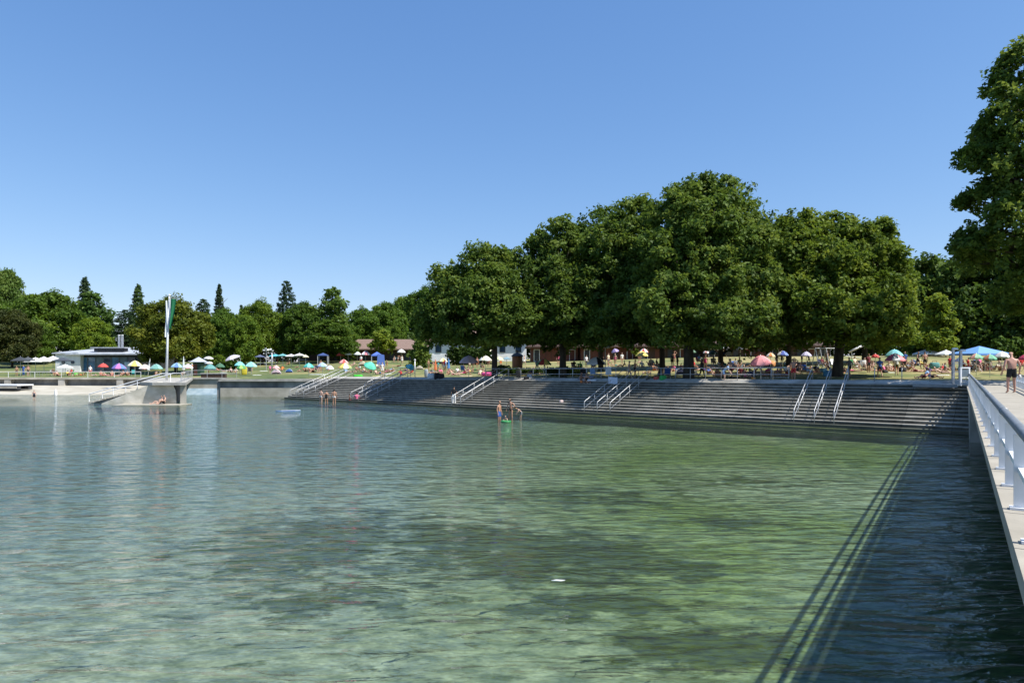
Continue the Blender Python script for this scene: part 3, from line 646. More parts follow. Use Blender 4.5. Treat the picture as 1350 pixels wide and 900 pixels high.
def big_tree(name, label, px, Y, lobes, r0, per=46, ls=.27, cr=.95, base=.5, col=(1,1,1), fork=None, lean=0, dens=.60, cat='tree', group=None):
    """lobes in photo pixels (x, y, half width, half height, depth offset in m)"""
    root = thing(name, label, cat, on_lawn_Y(px, Y), 0, group); o0 = np.array(root.location)
    L = []
    for lx, ly, rw, rh, dy in lobes:
        if ly > 438 and Y < 90 and px < 1200: ly -= 14; rh *= .72
        if ly < 400 and px < 1200: ly += 6
        c = np.array(at(lx, ly, Y+dy))-o0; k = (Y+dy)/F
        L.append((c, rw*k*.94, rw*k*.92, rh*k*1.16))
    S = list(L)
    for cc, rx, ry, rz in L[:]:                          # smaller boughs standing out of each lobe, so that the outline is uneven
        for d in unit(7):
            d[2] = abs(d[2])*1.1-.3; k = RNG.uniform(.24,.44)
            S.append((cc+d*np.array([rx,ry,rz])*RNG.uniform(.85,1.22), rx*k*.9, ry*k*.9, rx*k*1.05))
    C, D, Rr, T = lobe_clumps(S, cr, dens, base)
    cw = link('crown', leaf_mesh('crown', C, D, Rr, T, per, ls, M['leaf']), root); cw.color = (*col, 1)
    mb = MB(); top = max(c[2] for c, *_ in L); fz = fork or .28*top
    mb.tube([(0,0,-.3),(0,0,.15),(lean*.3,0,fz*.5),(lean,.1,fz),(lean*1.2,.1,fz+1.5)], [r0*1.6,r0*1.12,r0*.92,r0*.9,r0*.5], 14)
    for i, (c, rx, ry, rz) in enumerate(L):
        a = Vector((lean,.1,fz+(i%3)*.4)); e = Vector(c)+Vector((0,0,rz*.2)); m_ = a.lerp(e, .45)+Vector((0,0,.8 if e.z > fz+2 else -.2))
        mb.tube([a, m_, e], [r0*.45, r0*.27, r0*.08], 7)
        for q in range(3):
            e2 = Vector(c)+Vector((random.uniform(-1,1)*rx*.75, random.uniform(-1,1)*ry*.75, random.uniform(-.3,.8)*rz)); mb.tube([m_.lerp(e,.4), e2.lerp(m_, .4)+Vector((0,0,.3)), e2], [r0*.2, r0*.12, r0*.04], 5)
    mb.build('trunk', M['bark'], root, True)
    return root
big_tree('plane_tree', 'leftmost spreading tree of the shore grove, its straight trunk left of the round wooden cabin', 652, 66,
  [(640,350,34,30,0),(672,352,24,26,1),(600,378,32,30,0),(650,385,40,32,-2.5),(583,412,30,26,0),(620,420,40,30,-3),(668,415,34,30,-3),(592,442,30,20,-1),(640,446,38,20,-2),(680,440,26,20,-1),(565,436,18,24,1),(640,395,50,50,4),(600,458,30,13,-2),(640,462,26,10,-2.5),(676,458,28,13,-1),(575,452,20,16,0)], .30, 30, .185, .55, .5)
big_tree('plane_tree', 'second tree from the grove\'s open end, rounded top above a trunk behind the lawn railing', 742, 67,
  [(735,318,30,28,0),(712,336,22,26,0),(758,340,26,28,1),(722,368,36,30,-2),(765,380,34,32,-2),(705,408,30,30,-2),(745,415,40,30,-3),(785,420,30,30,-1),(715,445,34,18,-1),(765,446,36,18,-2),(740,390,50,55,4),(712,458,28,12,-2),(758,459,30,12,-2.5),(735,455,40,14,2)], .34, 30, .185, .55, .47)
big_tree('plane_tree', 'broad tree crown stepping up towards the tallest crown, slim trunk in deep shade', 873, 66,
  [(838,288,28,26,0),(808,318,32,28,-1),(842,325,34,30,-2),(800,362,36,32,-2),(845,372,40,34,-3),(800,408,36,30,-2),(842,416,40,30,-3),(808,446,34,16,-1),(850,446,34,16,-1),(830,380,48,60,4),(800,457,26,12,-2),(836,459,30,12,-2),(862,456,24,14,0),(815,425,40,26,-5),(850,400,40,30,-5)], .28, 30, .185, .56, .5)
big_tree('plane_tree', 'tallest and widest tree of the grove with the thickest trunk behind the blue tent', 908, 58,
  [(915,262,34,26,0),(948,262,34,26,0.5),(885,285,34,28,-1),(985,292,32,26,1),(925,300,46,34,-3),(970,325,42,32,-3),(890,335,42,32,-3.5),(1010,325,30,30,0),(930,360,46,32,-4.5),(985,370,42,32,-3.5),(885,385,42,30,-4),(940,410,48,28,-5),(1000,405,36,30,-2.5),(890,430,38,22,-3.5),(945,442,42,16,-4),(995,436,36,20,-3),(1020,370,28,40,1),(940,340,60,70,5),(905,452,26,10,-2),(955,454,34,9,-4),(1000,450,34,12,-3),(1030,430,26,26,0),(880,400,44,30,-5.5),(930,432,46,22,-6),(985,425,44,24,-5.5)], .46, 30, .18, .55, .5, fork=3.2)
big_tree('plane_tree', 'tree with a ragged yellowish top right of the tallest crown, dark double trunk below', 1104, 58,
  [(1040,302,18,22,-.5),(1050,335,26,28,-2),(1062,302,22,22,0),(1085,300,20,20,1),(1113,305,20,22,0),(1135,318,26,24,0),(1163,312,14,22,1),(1070,335,32,30,-1),(1110,345,36,30,-2.5),(1160,345,30,28,-1),(1178,365,22,28,0),(1060,380,36,32,-2),(1105,390,40,30,-3.5),(1155,392,36,32,-3),(1185,405,24,34,-.5),(1060,425,34,26,-2),(1110,430,38,20,-3),(1160,434,34,22,-2.5),(1182,440,24,22,-1),(1120,370,60,60,5),(1070,447,32,12,-2),(1150,450,34,12,-3),(1178,455,24,12,-1),(1075,410,40,28,-5),(1120,425,42,24,-5.5),(1160,420,36,26,-4.5)], .42, 30, .18, .55, .58, col=(1.08,1.05,.84), fork=3.0, lean=.3)
big_tree('plane_tree', 'large leafy tree overhanging the pier from beyond the picture edge, sunlit open branches', 1490, 43,
  [(1350,98,30,36,0),(1400,90,50,45,0),(1318,118,15,20,.5),(1328,152,24,30,-1),(1360,165,36,38,-2),(1300,178,15,14,1),(1310,208,26,26,0),(1284,213,17,12,-.5),(1345,225,36,34,-2),(1400,200,60,60,0),(1305,258,24,22,0),(1282,268,13,11,.6),(1340,285,36,34,-2),(1400,290,60,50,-2),(1294,315,24,20,0),(1272,328,15,9,-.5),(1335,330,38,30,-1),(1400,350,60,45,-2),(1285,345,24,12,1),(1450,120,60,60,2),(1500,240,90,90,0),(1520,130,80,70,0),(1380,400,50,26,1),(1470,350,80,60,0)], .5, 26, .165, .48, .62, fork=6, dens=.32)
big_tree('plane_tree', 'small yellow green tree at the lakeward end of the far hedge beside the white sunshades', 1238, 92,
  [(1238,430,16,20,0),(1228,448,14,14,-1),(1246,452,13,14,-1),(1236,405,11,14,0)], .14, 30, .28, .7, .8, col=(1.15,1.12,.75))
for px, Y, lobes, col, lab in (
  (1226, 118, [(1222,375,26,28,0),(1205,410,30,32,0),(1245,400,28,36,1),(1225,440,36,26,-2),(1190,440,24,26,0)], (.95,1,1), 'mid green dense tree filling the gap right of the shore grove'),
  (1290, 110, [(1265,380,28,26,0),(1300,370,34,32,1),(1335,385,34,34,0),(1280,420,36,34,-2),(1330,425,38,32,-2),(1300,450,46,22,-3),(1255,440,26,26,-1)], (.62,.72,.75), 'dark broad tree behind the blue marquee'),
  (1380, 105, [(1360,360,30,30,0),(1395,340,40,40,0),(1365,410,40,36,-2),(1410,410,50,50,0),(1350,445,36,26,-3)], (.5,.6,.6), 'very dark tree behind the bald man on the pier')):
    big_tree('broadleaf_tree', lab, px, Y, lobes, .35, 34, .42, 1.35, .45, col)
for px, Y, lobes, lab in (
  (792, 82, [(790,330,50,50,0),(760,390,40,40,0),(820,390,40,40,0),(790,430,60,24,0)], 'tree deeper in the grove behind the broad stepping crown'),
  (950, 80, [(950,310,60,60,0),(910,380,46,46,0),(990,380,46,46,0),(950,430,70,26,0)], 'tree deeper in the grove behind the tallest crown'),
  (1040, 78, [(1040,345,46,44,0),(1010,400,40,36,0),(1075,400,40,36,0),(1040,436,60,22,0)], 'tree deeper in the grove between tallest crown and ragged yellowish top'),
  (1140, 80, [(1140,350,48,44,0),(1110,400,40,36,0),(1170,400,40,36,0),(1140,438,60,20,0)], 'tree deeper in the grove behind the ragged yellowish top')):
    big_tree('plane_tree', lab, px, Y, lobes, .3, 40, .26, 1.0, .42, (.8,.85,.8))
# shrubs
def shrub(label, px, py, w, h, Y=None, col=(1,1,1), ls=.14, name='shrub', nl=4):
    p = on_lawn(px, py) if Y is None else on_lawn_Y(px, Y)
    r = thing(name, label, 'shrub' if name == 'shrub' else 'hedge', p); L = []
    for i in range(nl):
        L.append((np.array([(i/(nl-1)-.5)*w*.7, random.uniform(-.2,.2), h*.5]), w/nl*.9, .5, h*.5))
    C, D, Rr, T = lobe_clumps(L, .28, 1, .4)
    cw = link('foliage', leaf_mesh('foliage', C, D, Rr, T, 20, ls, M['leaf']), r); cw.color = (*col,1)
    mb = MB()
    for i in range(nl): mb.tube([((i/(nl-1)-.5)*w*.6,0,-.1),((i/(nl-1)-.5)*w*.7,0,h*.6)], [.03,.01], 5)
    mb.build('stem', M['bark'], r)
# distant trees
PROTO = {}
def proto(kind):
    if kind in PROTO: return PROTO[kind]
    if kind.startswith('round'):
        k = int(kind[-1]); L = [(np.array([0,0,.62]), .30,.30,.30)]
        rg = np.random.default_rng(40+k)
        for i in range(9):
            a = i*2.4+k; z = .28+.062*i; r = (.36 if z < .6 else .26)*rg.uniform(.7,1.0)
            L.append((np.array([math.cos(a)*r, math.sin(a)*r, z]), .20*rg.uniform(.8,1.2), .2, .15*rg.uniform(.8,1.2)))
        L.append((np.array([.05*(k-1),0,.86]), .17,.17,.13))
        L2 = list(L)
        for cc, a_, b_, d_ in L:
            for u_ in unit(4): L2.append((cc+u_*np.array([a_,b_,d_])*1.0, a_*.36, b_*.36, d_*.4))
        C, D, Rr, T = lobe_clumps([(c*16, a*16, b*16, d*16) for c, a, b, d in L2], 1.0, .8, .5)
        me = leaf_mesh('crown', C, D, Rr, T, 34, .30, M['leaf']); hh = 16
    elif kind.startswith('cone'):
        k = int(kind[-1]); C, D, Rr, T = [], [], [], []
        wid = (.15,.24,.30)[k]; rg = np.random.default_rng(60+k)
        z = .10
        while z < .985:
            rr = wid*(1-z)**(.8 if k != 2 else .55)*(1 if k != 2 else min(1.0, .45+z))
            n = int(4+20*rr/.2)
            for i in range(n):
                a = 6.283*i/n+rg.uniform(-.3,.3)+z*31; q = rr*rg.uniform(.35,1.1)
                C.append((math.cos(a)*q, math.sin(a)*q, z-.22*q+rg.uniform(-.016,.016))); D.append((math.cos(a)*.7, math.sin(a)*.7, .3)); Rr.append(.022+.05*rr); T.append(np.clip(.5+rg.normal()*.18,0,1))
            z += .024 if k != 2 else .034
        hh = 22
        me = leaf_mesh('crown', np.array(C)*hh, np.array(D), np.array(Rr)*hh*1.0, np.array(T), 24, .27, M['needle'], .6)
    else:   # loose, poplar-like
        L = [(np.array([0,0,.2+.1*i]), .17-.012*i, .16-.012*i, .09) for i in range(8)]+[(np.array([.13*math.cos(i*2.2),.13*math.sin(i*2.2),.22+.075*i]), .10,.10,.09) for i in range(8)]
        C, D, Rr, T = lobe_clumps([(c*18, a*18, b*18, d*18) for c, a, b, d in L], .8, .62, .5)
        me = leaf_mesh('crown', C, D, Rr, T, 20, .34, M['leaf']); hh = 18
    mb = MB(); mb.tube([(0,0,-.8),(0,0,hh*.25),(.1,0,hh*.6),(.1,0,hh*.9)], [.42,.34,.2,.05], 8)
    for i in range(6):
        a = i*1.1; z = hh*(.25+.09*i); mb.tube([(0,0,z),(math.cos(a)*hh*.13,math.sin(a)*hh*.13,z+hh*.1)], [.14,.04], 5)
    t = mb.build('trunk', M['bark'], None, True); tm = t.data; bpy.data.objects.remove(t)
    PROTO[kind] = (me, tm, hh); return PROTO[kind]
def far_tree(px, topy, hw, Y, kind, col, label, group='trees behind the bathing place'):
    me, tm, hh = proto(kind); p = on_lawn_Y(px, Y); h = E-(topy-HZ)/F*Y-p.z
    nm = 'conifer' if kind.startswith('cone') else 'broadleaf_tree'
    base_w = {'round': .50, 'cone0': .15, 'cone1': .24, 'cone2': .27, 'loose': .26}[kind if kind in ('cone0','cone1','cone2','loose') else 'round']*hh
    sx = hw/F*Y/base_w; sz = h/hh
    r = thing(nm, label, 'tree', p, random.uniform(0, 6.28), group); r.scale = (sx, sx, sz)
    c = link('crown', me, r); c.color = (*col, 1); link('trunk', tm, r)
for t in (
  (4, 357, 38, 190, 'round0', (.95,1.0,1.15), 'tall grey green tree rising behind the maple at the far shore end'),
  (70, 388, 50, 160, 'round1', (1.0,1.05,.75), 'wide rounded green tree behind the white terrace pavilions'),
  (16, 412, 32, 138, 'round2', (.55,.42,.6), 'dark purple copper beech beside the shaded terrace'),
  (112, 363, 24, 200, 'cone1', (.9,1.0,1.1), 'massive pointed dark conifer standing high above the café annex'),
  (122, 384, 30, 186, 'loose', (.75,.9,1.15), 'blue green drooping tree in front of the massive pointed conifer'),
  (122, 420, 26, 140, 'round0', (1.5,1.4,.7), 'yellow green leafy tree just behind the café roof'),
  (144, 406, 12, 205, 'cone0', (.8,.9,1), 'small dark spruce tip between two taller conifers'),
  (182, 373, 22, 172, 'cone1', (1.5,1.6,1.0), 'bright green layered conifer left of the flagpole'),
  (165, 408, 26, 165, 'cone2', (.7,.85,.8), 'blackish conifer behind the twin chimneys'),
  (202, 400, 24, 175, 'cone2', (.8,.9,.9), 'dark ragged conifer half hidden by the olive tree'),
  (232, 394, 48, 118, 'round1', (1.25,.95,.62), 'olive brown bushy tree directly behind the green banner'),
  (268, 394, 24, 170, 'cone2', (.8,.95,.8), 'dark green conifer right of the olive brown tree'),
  (289, 372, 13, 180, 'cone0', (.75,.85,.95), 'slim dark spruce with a sharp tip above its neighbours'),
  (318, 400, 9, 190, 'cone0', (.85,.95,1), 'thin spruce tip just left of the yellow green lime tree'),
  (296, 410, 28, 150, 'round2', (.9,1.05,.75), 'fresh green tree behind the brown bench wall'),
  (320, 416, 26, 142, 'round0', (1.15,1.2,.75), 'layered green tree behind the pale cantilever parasol'),
  (346, 398, 30, 150, 'round1', (1.25,1.2,.65), 'yellow green lime tree with a domed top behind the lamp cluster'),
  (378, 370, 22, 185, 'cone2', (.62,.78,.95), 'shaggy blue black conifer standing free above the treeline'),
  (402, 402, 32, 150, 'round2', (.72,.85,.6), 'dark leafy tree below the shaggy conifer'),
  (438, 379, 30, 150, 'loose', (1.05,1.1,1.25), 'airy grey green birch, tallest beside the brown hall'),
  (432, 424, 40, 138, 'round0', (.75,.85,.55), 'dense dark tree shading the left end of the brown hall'),
  (478, 408, 30, 178, 'round1', (.95,1.1,.8), 'round green tree behind the brown hall\'s left roof'),
  (508, 402, 32, 184, 'round2', (.85,1.0,.7), 'dark green tree behind the middle of the brown hall'),
  (537, 392, 34, 228, 'round0', (1.1,1.2,1.05), 'paler green tree on the slope behind the red roof'),
  (566, 380, 34, 200, 'round1', (.85,1.0,.75), 'tall tree at the edge of the shore grove above the red roof'),
  (522, 430, 14, 176, 'round1', (1.2,1.25,.8), 'small light green tree in front of the grey shed'),
  (600, 372, 34, 210, 'round2', (.8,.95,.8), 'far dark tree seen through gaps of the leftmost shore tree'),
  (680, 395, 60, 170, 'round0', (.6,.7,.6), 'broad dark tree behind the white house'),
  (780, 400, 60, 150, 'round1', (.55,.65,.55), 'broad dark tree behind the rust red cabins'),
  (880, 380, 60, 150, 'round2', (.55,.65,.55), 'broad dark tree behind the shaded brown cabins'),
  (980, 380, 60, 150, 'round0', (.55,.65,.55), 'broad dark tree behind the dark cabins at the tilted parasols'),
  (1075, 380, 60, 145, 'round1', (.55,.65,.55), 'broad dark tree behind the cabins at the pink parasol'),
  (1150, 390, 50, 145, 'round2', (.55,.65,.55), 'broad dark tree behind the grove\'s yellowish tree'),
  (-40, 385, 50, 165, 'round2', (.8,.9,.7), 'green tree at the outermost end of the terrace'),
  (40, 425, 26, 150, 'round1', (.9,1,.7), 'low green tree between copper beech and maple'),
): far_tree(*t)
# continuous undergrowth far behind, to close the view between trunks
xs_ = np.linspace(-190, 190, 420); C = []; 
for x in xs_:
    for k in range(6): C.append((x+RNG.normal()*.5, float(np.interp(x,[-190,-60,20,190],[196,192,158,150]))+RNG.normal()*1.6, 4.4+k*1.3+RNG.normal()*.4))
C = np.array(C); C[:,2] += np.where(C[:,0] < -40, .4, 0)
under = link('undergrowth', leaf_mesh('undergrowth', C, np.tile([0,-1.,.3],(len(C),1)), np.full(len(C),1.4), np.clip(RNG.normal(size=len(C))*.15+.4,0,1), 22, .55, M['leaf'], .8))
under.color = (.55,.62,.5,1); tag(under, 'dark undergrowth along the foot of the far trees', 'undergrowth', None, 'stuff')
# young tree by the hall
big_tree('young_tree', 'young thin tree standing on the lawn in front of the brown hall', 553, 112, [(553,470,11,10,0),(548,484,9,6,0),(558,482,8,7,0),(553,458,7,9,0)], .08, 20, .22, .5, .6)
big_tree('young_tree', 'small bushy tree in front of the brown hall between its two roof halves', 505, 132, [(505,448,10,9,0),(497,455,8,7,0),(512,456,8,7,0)], .08, 20, .26, .6, .8, (1.3,1.2,.7))
# ------------------------------------------------------------------ people
def skin_mesh(name, verts, edges, radii, roots, lv=1):
    me = bpy.data.meshes.new(name); me.from_pydata(verts, edges, [])
    o = bpy.data.objects.new(name, me); COL.objects.link(o)
    sk = o.modifiers.new('skin', 'SKIN'); sk.use_smooth_shade = True; sk.branch_smoothing = .6
    d = me.skin_vertices[0].data
    for i, r in enumerate(radii): d[i].radius = r if isinstance(r, tuple) else (r, r); d[i].use_root = i in roots
    su = o.modifiers.new('sub', 'SUBSURF'); su.levels = lv; su.render_levels = lv
    dg = bpy.context.evaluated_depsgraph_get(); dg.update()
    out = bpy.data.meshes.new_from_object(o.evaluated_get(dg)); bpy.data.objects.remove(o); bpy.data.meshes.remove(me)
    out.name = name; out.polygons.foreach_set('use_smooth', [True]*len(out.polygons)); return out
class Body: pass
def make_body(pel, chest, head, eL, wL, eR, wR, kL, aL, kR, aR, fat=1.0, lv=1, face=(0,-1,0), curl=.5):
    """joints in metres, figure faces -Y; L is +X"""
    V = Vector; pel, chest, head = V(pel), V(chest), V(head); face = V(face).normalized()
    up = (chest-pel).normalized(); side = V((1,0,0)); fwd = side.cross(up).normalized()*-1
    if fwd.dot(V((0,-1,.2))) < 0: fwd = -fwd
    sp = pel.lerp(chest, .45); nb = chest+up*.10
    ax = (head-nb).normalized()
    vs, es, rs = [], [], []
    def add(p, r, par=None):
        vs.append(tuple(p)); rs.append(r); i = len(vs)-1
        if par is not None: es.append((par, i))
        return i
    B = Body(); seg = []
    i0 = add(pel, (.135*fat, .105*fat)); i1 = add(sp, (.115*fat, .095*fat*fat), i0); i2 = add(chest, (.135*fat, .105*fat), i1); i3 = add(nb+ax*.02, .062, i2)
    i4 = add(nb.lerp(head, .45), .056, i3); hl = nb.lerp(head, .72); i5 = add(hl+face*.012, .072, i4); i6 = add(head+face*.005, (.083,.095), i5); i7 = add(head+ax*.085-face*.005, .066, i6)
    n_ = add(head-ax*.015+face*.098, .014, i6); add(head-ax*.035+face*.112, .012, n_)
    for s in (-1,1): e_ = add(head-ax*.01+side*s*.084, .015, i6)
    for s, el, wr in ((1,V(eL),V(wL)), (-1,V(eR),V(wR))):
        sh = chest+side*s*.165*fat**.5+up*.035
        a = add(sh, .062*fat**.5, i2); a2 = add(sh.lerp(el,.5), .050*fat**.5, a); b = add(el, .041, a2); c = add(el.lerp(wr,.4), .040, b); w = add(wr, .026, c)
        d = (wr-el).normalized(); pn = d.cross(fwd).normalized() if abs(d.dot(fwd)) < .95 else side*s
        pn2 = d.cross(pn).normalized()
        palm = wr+d*.075; pi = add(palm, (.030,.022), w)
        for q in range(4):
            k = (q-1.5)*.019; b0 = palm+d*.012+pn*k; L_ = (.072,.083,.078,.06)[q]
            f0 = add(b0-d*.02, .0085); f1 = add(b0+d*L_*.45+pn2*.01*curl, .0085, f0); add(b0+d*L_*.95+pn2*.035*curl, .0075, f1); B.__dict__.setdefault('r', []).append(f0)
        t0 = add(wr+d*.03+pn*.02, .010); t1 = add(wr+d*.07+pn*.05, .0095, t0); add(wr+d*.105+pn*.058+pn2*.015, .008, t1); B.r.append(t0)
        seg += [(sh, el, 'uarm'), (el, wr, 'farm'), (wr, wr+d*.2, 'farm')]
    for s, kn, an in ((1,V(kL),V(aL)), (-1,V(kR),V(aR))):
        hp = pel+side*s*.088-up*.035
        h = add(hp, .085*fat**.5, i0); t = add(hp.lerp(kn,.45), .076*fat**.4, h); k = add(kn, .056, t); cf = add(kn.lerp(an,.35), .054, k); a = add(an, .036, cf)
        dn = (an-kn).normalized(); fo = face-dn*face.dot(dn)
        fo = fo.normalized() if fo.length > .2 else V((0,0,1))
        hl_ = add(an+dn*.04-fo*.035, .03, a); to = add(an+dn*.055+fo*.09, (.036,.024), a); add(an+dn*.06+fo*.15, (.034,.016), to)
        seg += [(hp, kn, 'thigh'), (kn, an, 'shin'), (an, an+fo*.15, 'foot')]
    seg += [(pel-up*.06, pel+up*.10, 'hips'), (pel+up*.11, sp+up*.05, 'waist'), (sp+up*.06, nb-up*.05, 'chest'), (nb, nb.lerp(head,.5), 'neck'), (hl, head+ax*.08, 'head')]
    B.me = skin_mesh('person_body', vs, es, rs, [0]+B.r, lv)
    me = B.me; n = len(me.vertices); co = np.zeros(n*3); me.vertices.foreach_get('co', co); co = co.reshape(-1,3)
    nr = np.array([v.normal[:] for v in me.vertices])
    best = np.full(n, 9.); lab = np.zeros(n, int); par = np.zeros(n); names = []
    for si, (a, b, nm) in enumerate(seg):
        a_, b_ = np.array(a), np.array(b); d = b_-a_; t = np.clip(((co-a_)@d)/(d@d), 0, 1); dist = np.linalg.norm(co-a_-t[:,None]*d, axis=1)
        if nm in ('hips','waist','chest'): dist = dist-.055*fat
        m = dist < best; best[m] = dist[m]; lab[m] = si; par[m] = t[m]; names.append(nm)
    nmv = np.array([names[i] for i in lab]); fd = (co-np.array(head))@np.array(face); ud = (co-np.array(head))@np.array(ax)
    tors = np.isin(nmv, ['hips','waist','chest'])
    ch_h = (co-np.array(pel))@np.array(up)/max(.01,(chest-pel).length)
    sel = {'trunks': (nmv == 'hips')|((nmv == 'thigh')&(par < .62)), 'brief': ((nmv == 'hips')&(ch_h < .22))|((nmv == 'thigh')&(par < .10)), 'bra': (nmv == 'chest')&(ch_h > .62)&(ch_h < .95),
           'suit': tors&(ch_h < 1.02)|((nmv == 'thigh')&(par < .08)), 'shirt': tors&(ch_h > -.05)|((nmv == 'uarm')&(par < .72)), 'dress': tors|((nmv == 'thigh')&(par < .6)),
           'pants': (nmv == 'hips')|(nmv == 'thigh')|((nmv == 'shin')&(par < .85)), 'hair': (nmv == 'head')&((ud > .055)|((fd < .025)&(ud > -.06))), 'longhair': ((nmv == 'head')&((ud > .05)|(fd < .03)))|((nmv == 'neck')&(fd < -.0))}
    off = {'trunks': .016, 'brief': .008, 'bra': .008, 'suit': .008, 'shirt': .018, 'dress': .018, 'pants': .016, 'hair': .014, 'longhair': .024}
    B.g = {}
    fv = [tuple(p.vertices) for p in me.polygons]
    for k, m in sel.items():
        fs = [f for f in fv if all(m[i] for i in f)]
        used = sorted({i for f in fs for i in f}); ix = {v: i for i, v in enumerate(used)}
        if not fs: continue
        g = bpy.data.meshes.new(k); g.from_pydata([tuple(co[i]+nr[i]*off[k]) for i in used], [], [tuple(ix[i] for i in f) for f in fs])
        g.polygons.foreach_set('use_smooth', [True]*len(g.polygons)); g.update(); B.g[k] = g
    return B
POSE = {}
def P_(name, *a, **k): POSE[name] = make_body(*a, **k)
P_('stand', (0,0,.93),(0,-.01,1.33),(0,-.03,1.62), (.24,.02,1.12),(.25,-.06,.88),(-.24,.02,1.12),(-.25,-.06,.88), (.10,-.02,.5),(.11,.02,.08),(-.10,-.02,.5),(-.11,.02,.08))
P_('hip', (0.03,0,.93),(0,-.01,1.33),(-.02,-.04,1.62), (.36,.04,1.14),(.20,-.08,1.0),(-.25,.0,1.12),(-.27,-.10,.89), (.12,-.02,.5),(.14,.02,.08),(-.09,-.05,.5),(-.12,-.03,.08))
P_('walk', (0,0,.92),(0,-.03,1.32),(0,-.06,1.61), (.23,.10,1.11),(.24,.08,.86),(-.23,-.08,1.11),(-.25,-.25,.92), (.09,-.17,.52),(.09,-.24,.09),(-.09,.04,.50),(-.09,.30,.16))
P_('armup', (0,0,.93),(0,-.01,1.33),(0,-.04,1.62), (.34,-.05,1.50),(.14,-.08,1.68),(-.25,.02,1.12),(-.26,-.08,.89), (.10,-.05,.5),(.10,-.08,.08),(-.10,.02,.5),(-.11,.12,.08))
P_('bend', (0,.10,.92),(0,-.22,1.20),(0,-.46,1.30), (.22,-.34,.96),(.16,-.46,.78),(-.22,-.30,.95),(-.18,-.44,.76), (.10,.02,.5),(.11,.06,.08),(-.10,.0,.5),(-.11,.03,.08))
P_('sitknees', (0,.05,.14),(0,.10,.54),(0,.04,.83), (.27,-.10,.38),(.12,-.34,.40),(-.27,-.10,.38),(-.12,-.34,.40), (.11,-.34,.50),(.10,-.58,.07),(-.11,-.34,.50),(-.10,-.58,.07))
P_('sitlong', (0,.05,.13),(0,.22,.50),(0,.22,.79), (.30,.34,.28),(.28,.46,.07),(-.30,.34,.28),(-.28,.46,.07), (.12,-.38,.17),(.13,-.78,.06),(-.11,-.34,.34),(-.10,-.66,.07))
P_('sitseat', (0,0,.53),(0,.04,.93),(0,.0,1.22), (.25,-.05,.72),(.16,-.32,.60),(-.25,-.05,.72),(-.16,-.32,.60), (.12,-.42,.50),(.12,-.44,.09),(-.12,-.42,.50),(-.12,-.48,.09))
P_('lieback', (0,0,.12),(0,.42,.12),(0,.72,.14), (.30,.30,.08),(.32,.04,.06),(-.30,.30,.08),(-.32,.04,.06), (.11,-.36,.34),(.11,-.62,.06),(-.11,-.42,.10),(-.12,-.84,.07), face=(0,-.2,1))
P_('liefront', (0,0,.12),(0,.40,.17),(0,.66,.32), (.26,.62,.06),(.08,.80,.06),(-.26,.62,.06),(-.08,.80,.06), (.10,-.42,.08),(.10,-.84,.08),(-.11,-.42,.08),(-.11,-.84,.08), face=(0,.9,.2))
P_('recline', (0,0,.16),(0,.34,.38),(0,.56,.58), (.28,.38,.16),(.26,.16,.10),(-.28,.38,.16),(-.26,.16,.10), (.11,-.40,.32),(.11,-.74,.07),(-.11,-.42,.14),(-.11,-.84,.07), face=(0,-.9,.4))
P_('crouch', (0,.08,.30),(0,-.06,.66),(0,-.14,.95), (.24,-.26,.46),(.12,-.42,.32),(-.24,-.26,.46),(-.12,-.42,.32), (.16,-.30,.52),(.13,-.10,.08),(-.16,-.30,.52),(-.13,-.10,.08))
P_('bigman', (0,0,.93),(0,-.02,1.35),(0,-.09,1.63), (.30,.05,1.12),(.33,-.06,.88),(-.30,.02,1.12),(-.32,-.10,.88), (.13,-.03,.50),(.14,-.02,.09),(-.13,-.10,.52),(-.16,-.12,.09), fat=1.32, lv=2, curl=1.3)
GN = {'trunks': 'swim_trunks', 'brief': 'swim_briefs', 'bra': 'bikini_top', 'suit': 'swimsuit', 'shirt': 'shirt', 'dress': 'dress', 'pants': 'trousers', 'hair': 'hair', 'longhair': 'hair'}
for B in POSE.values():
    B.me.materials.append(M['skin'])
    for k, g in B.g.items(): g.materials.append(M['hair'] if 'hair' in k else M['cloth'])
SKIN = {'p': (.52,.33,.25), 't': (.40,.22,.14), 'r': (.48,.25,.18), 'b': (.27,.14,.085), 'd': (.13,.065,.04)}
CLR = {'black': (14,14,16), 'navy': (26,34,66), 'blue': (58,98,170), 'sky': (150,185,225), 'red': (196,44,44), 'pink': (226,110,150), 'white': (235,235,232), 'grey': (120,124,128), 'green': (60,130,70), 'teal': (40,140,140),
       'yellow': (230,200,80), 'orange': (230,130,60), 'purple': (110,70,140), 'brown': (90,60,44), 'blond': (190,150,90), 'dark': (34,26,22), 'maroon': (110,30,44), 'cream': (226,214,188), 'olive': (100,100,60), 'magenta': (180,40,110)}
def clin(n): return srgb(*CLR[n])
def person(pos, pose, rz, skin, hair, wear, label, h=1.0, group=None):
    """wear: 'trunks:navy bra:red' ..."""
    B = POSE[pose]; o = link('person', B.me, None, pos); o.rotation_euler = (0,0,R(rz)); o.scale = (h,h,h); o.color = (*SKIN[skin],1)
    tag(o, label, 'person', group)
    for w in wear.split():
        k, c = w.split(':')
        if k in B.g: q = link(GN[k], B.g[k], o); q.color = clin(c)
    if hair:
        k, c = hair.split(':') if ':' in hair else ('hair', hair)
        q = link('hair', B.g[k], o); q.color = clin(c)
    return o
def step_at(px, f, dz=0):
    s = s_of(px); p = W0+D0*s+IN*(RUN*f)
    return p
LH = 'longhair:'
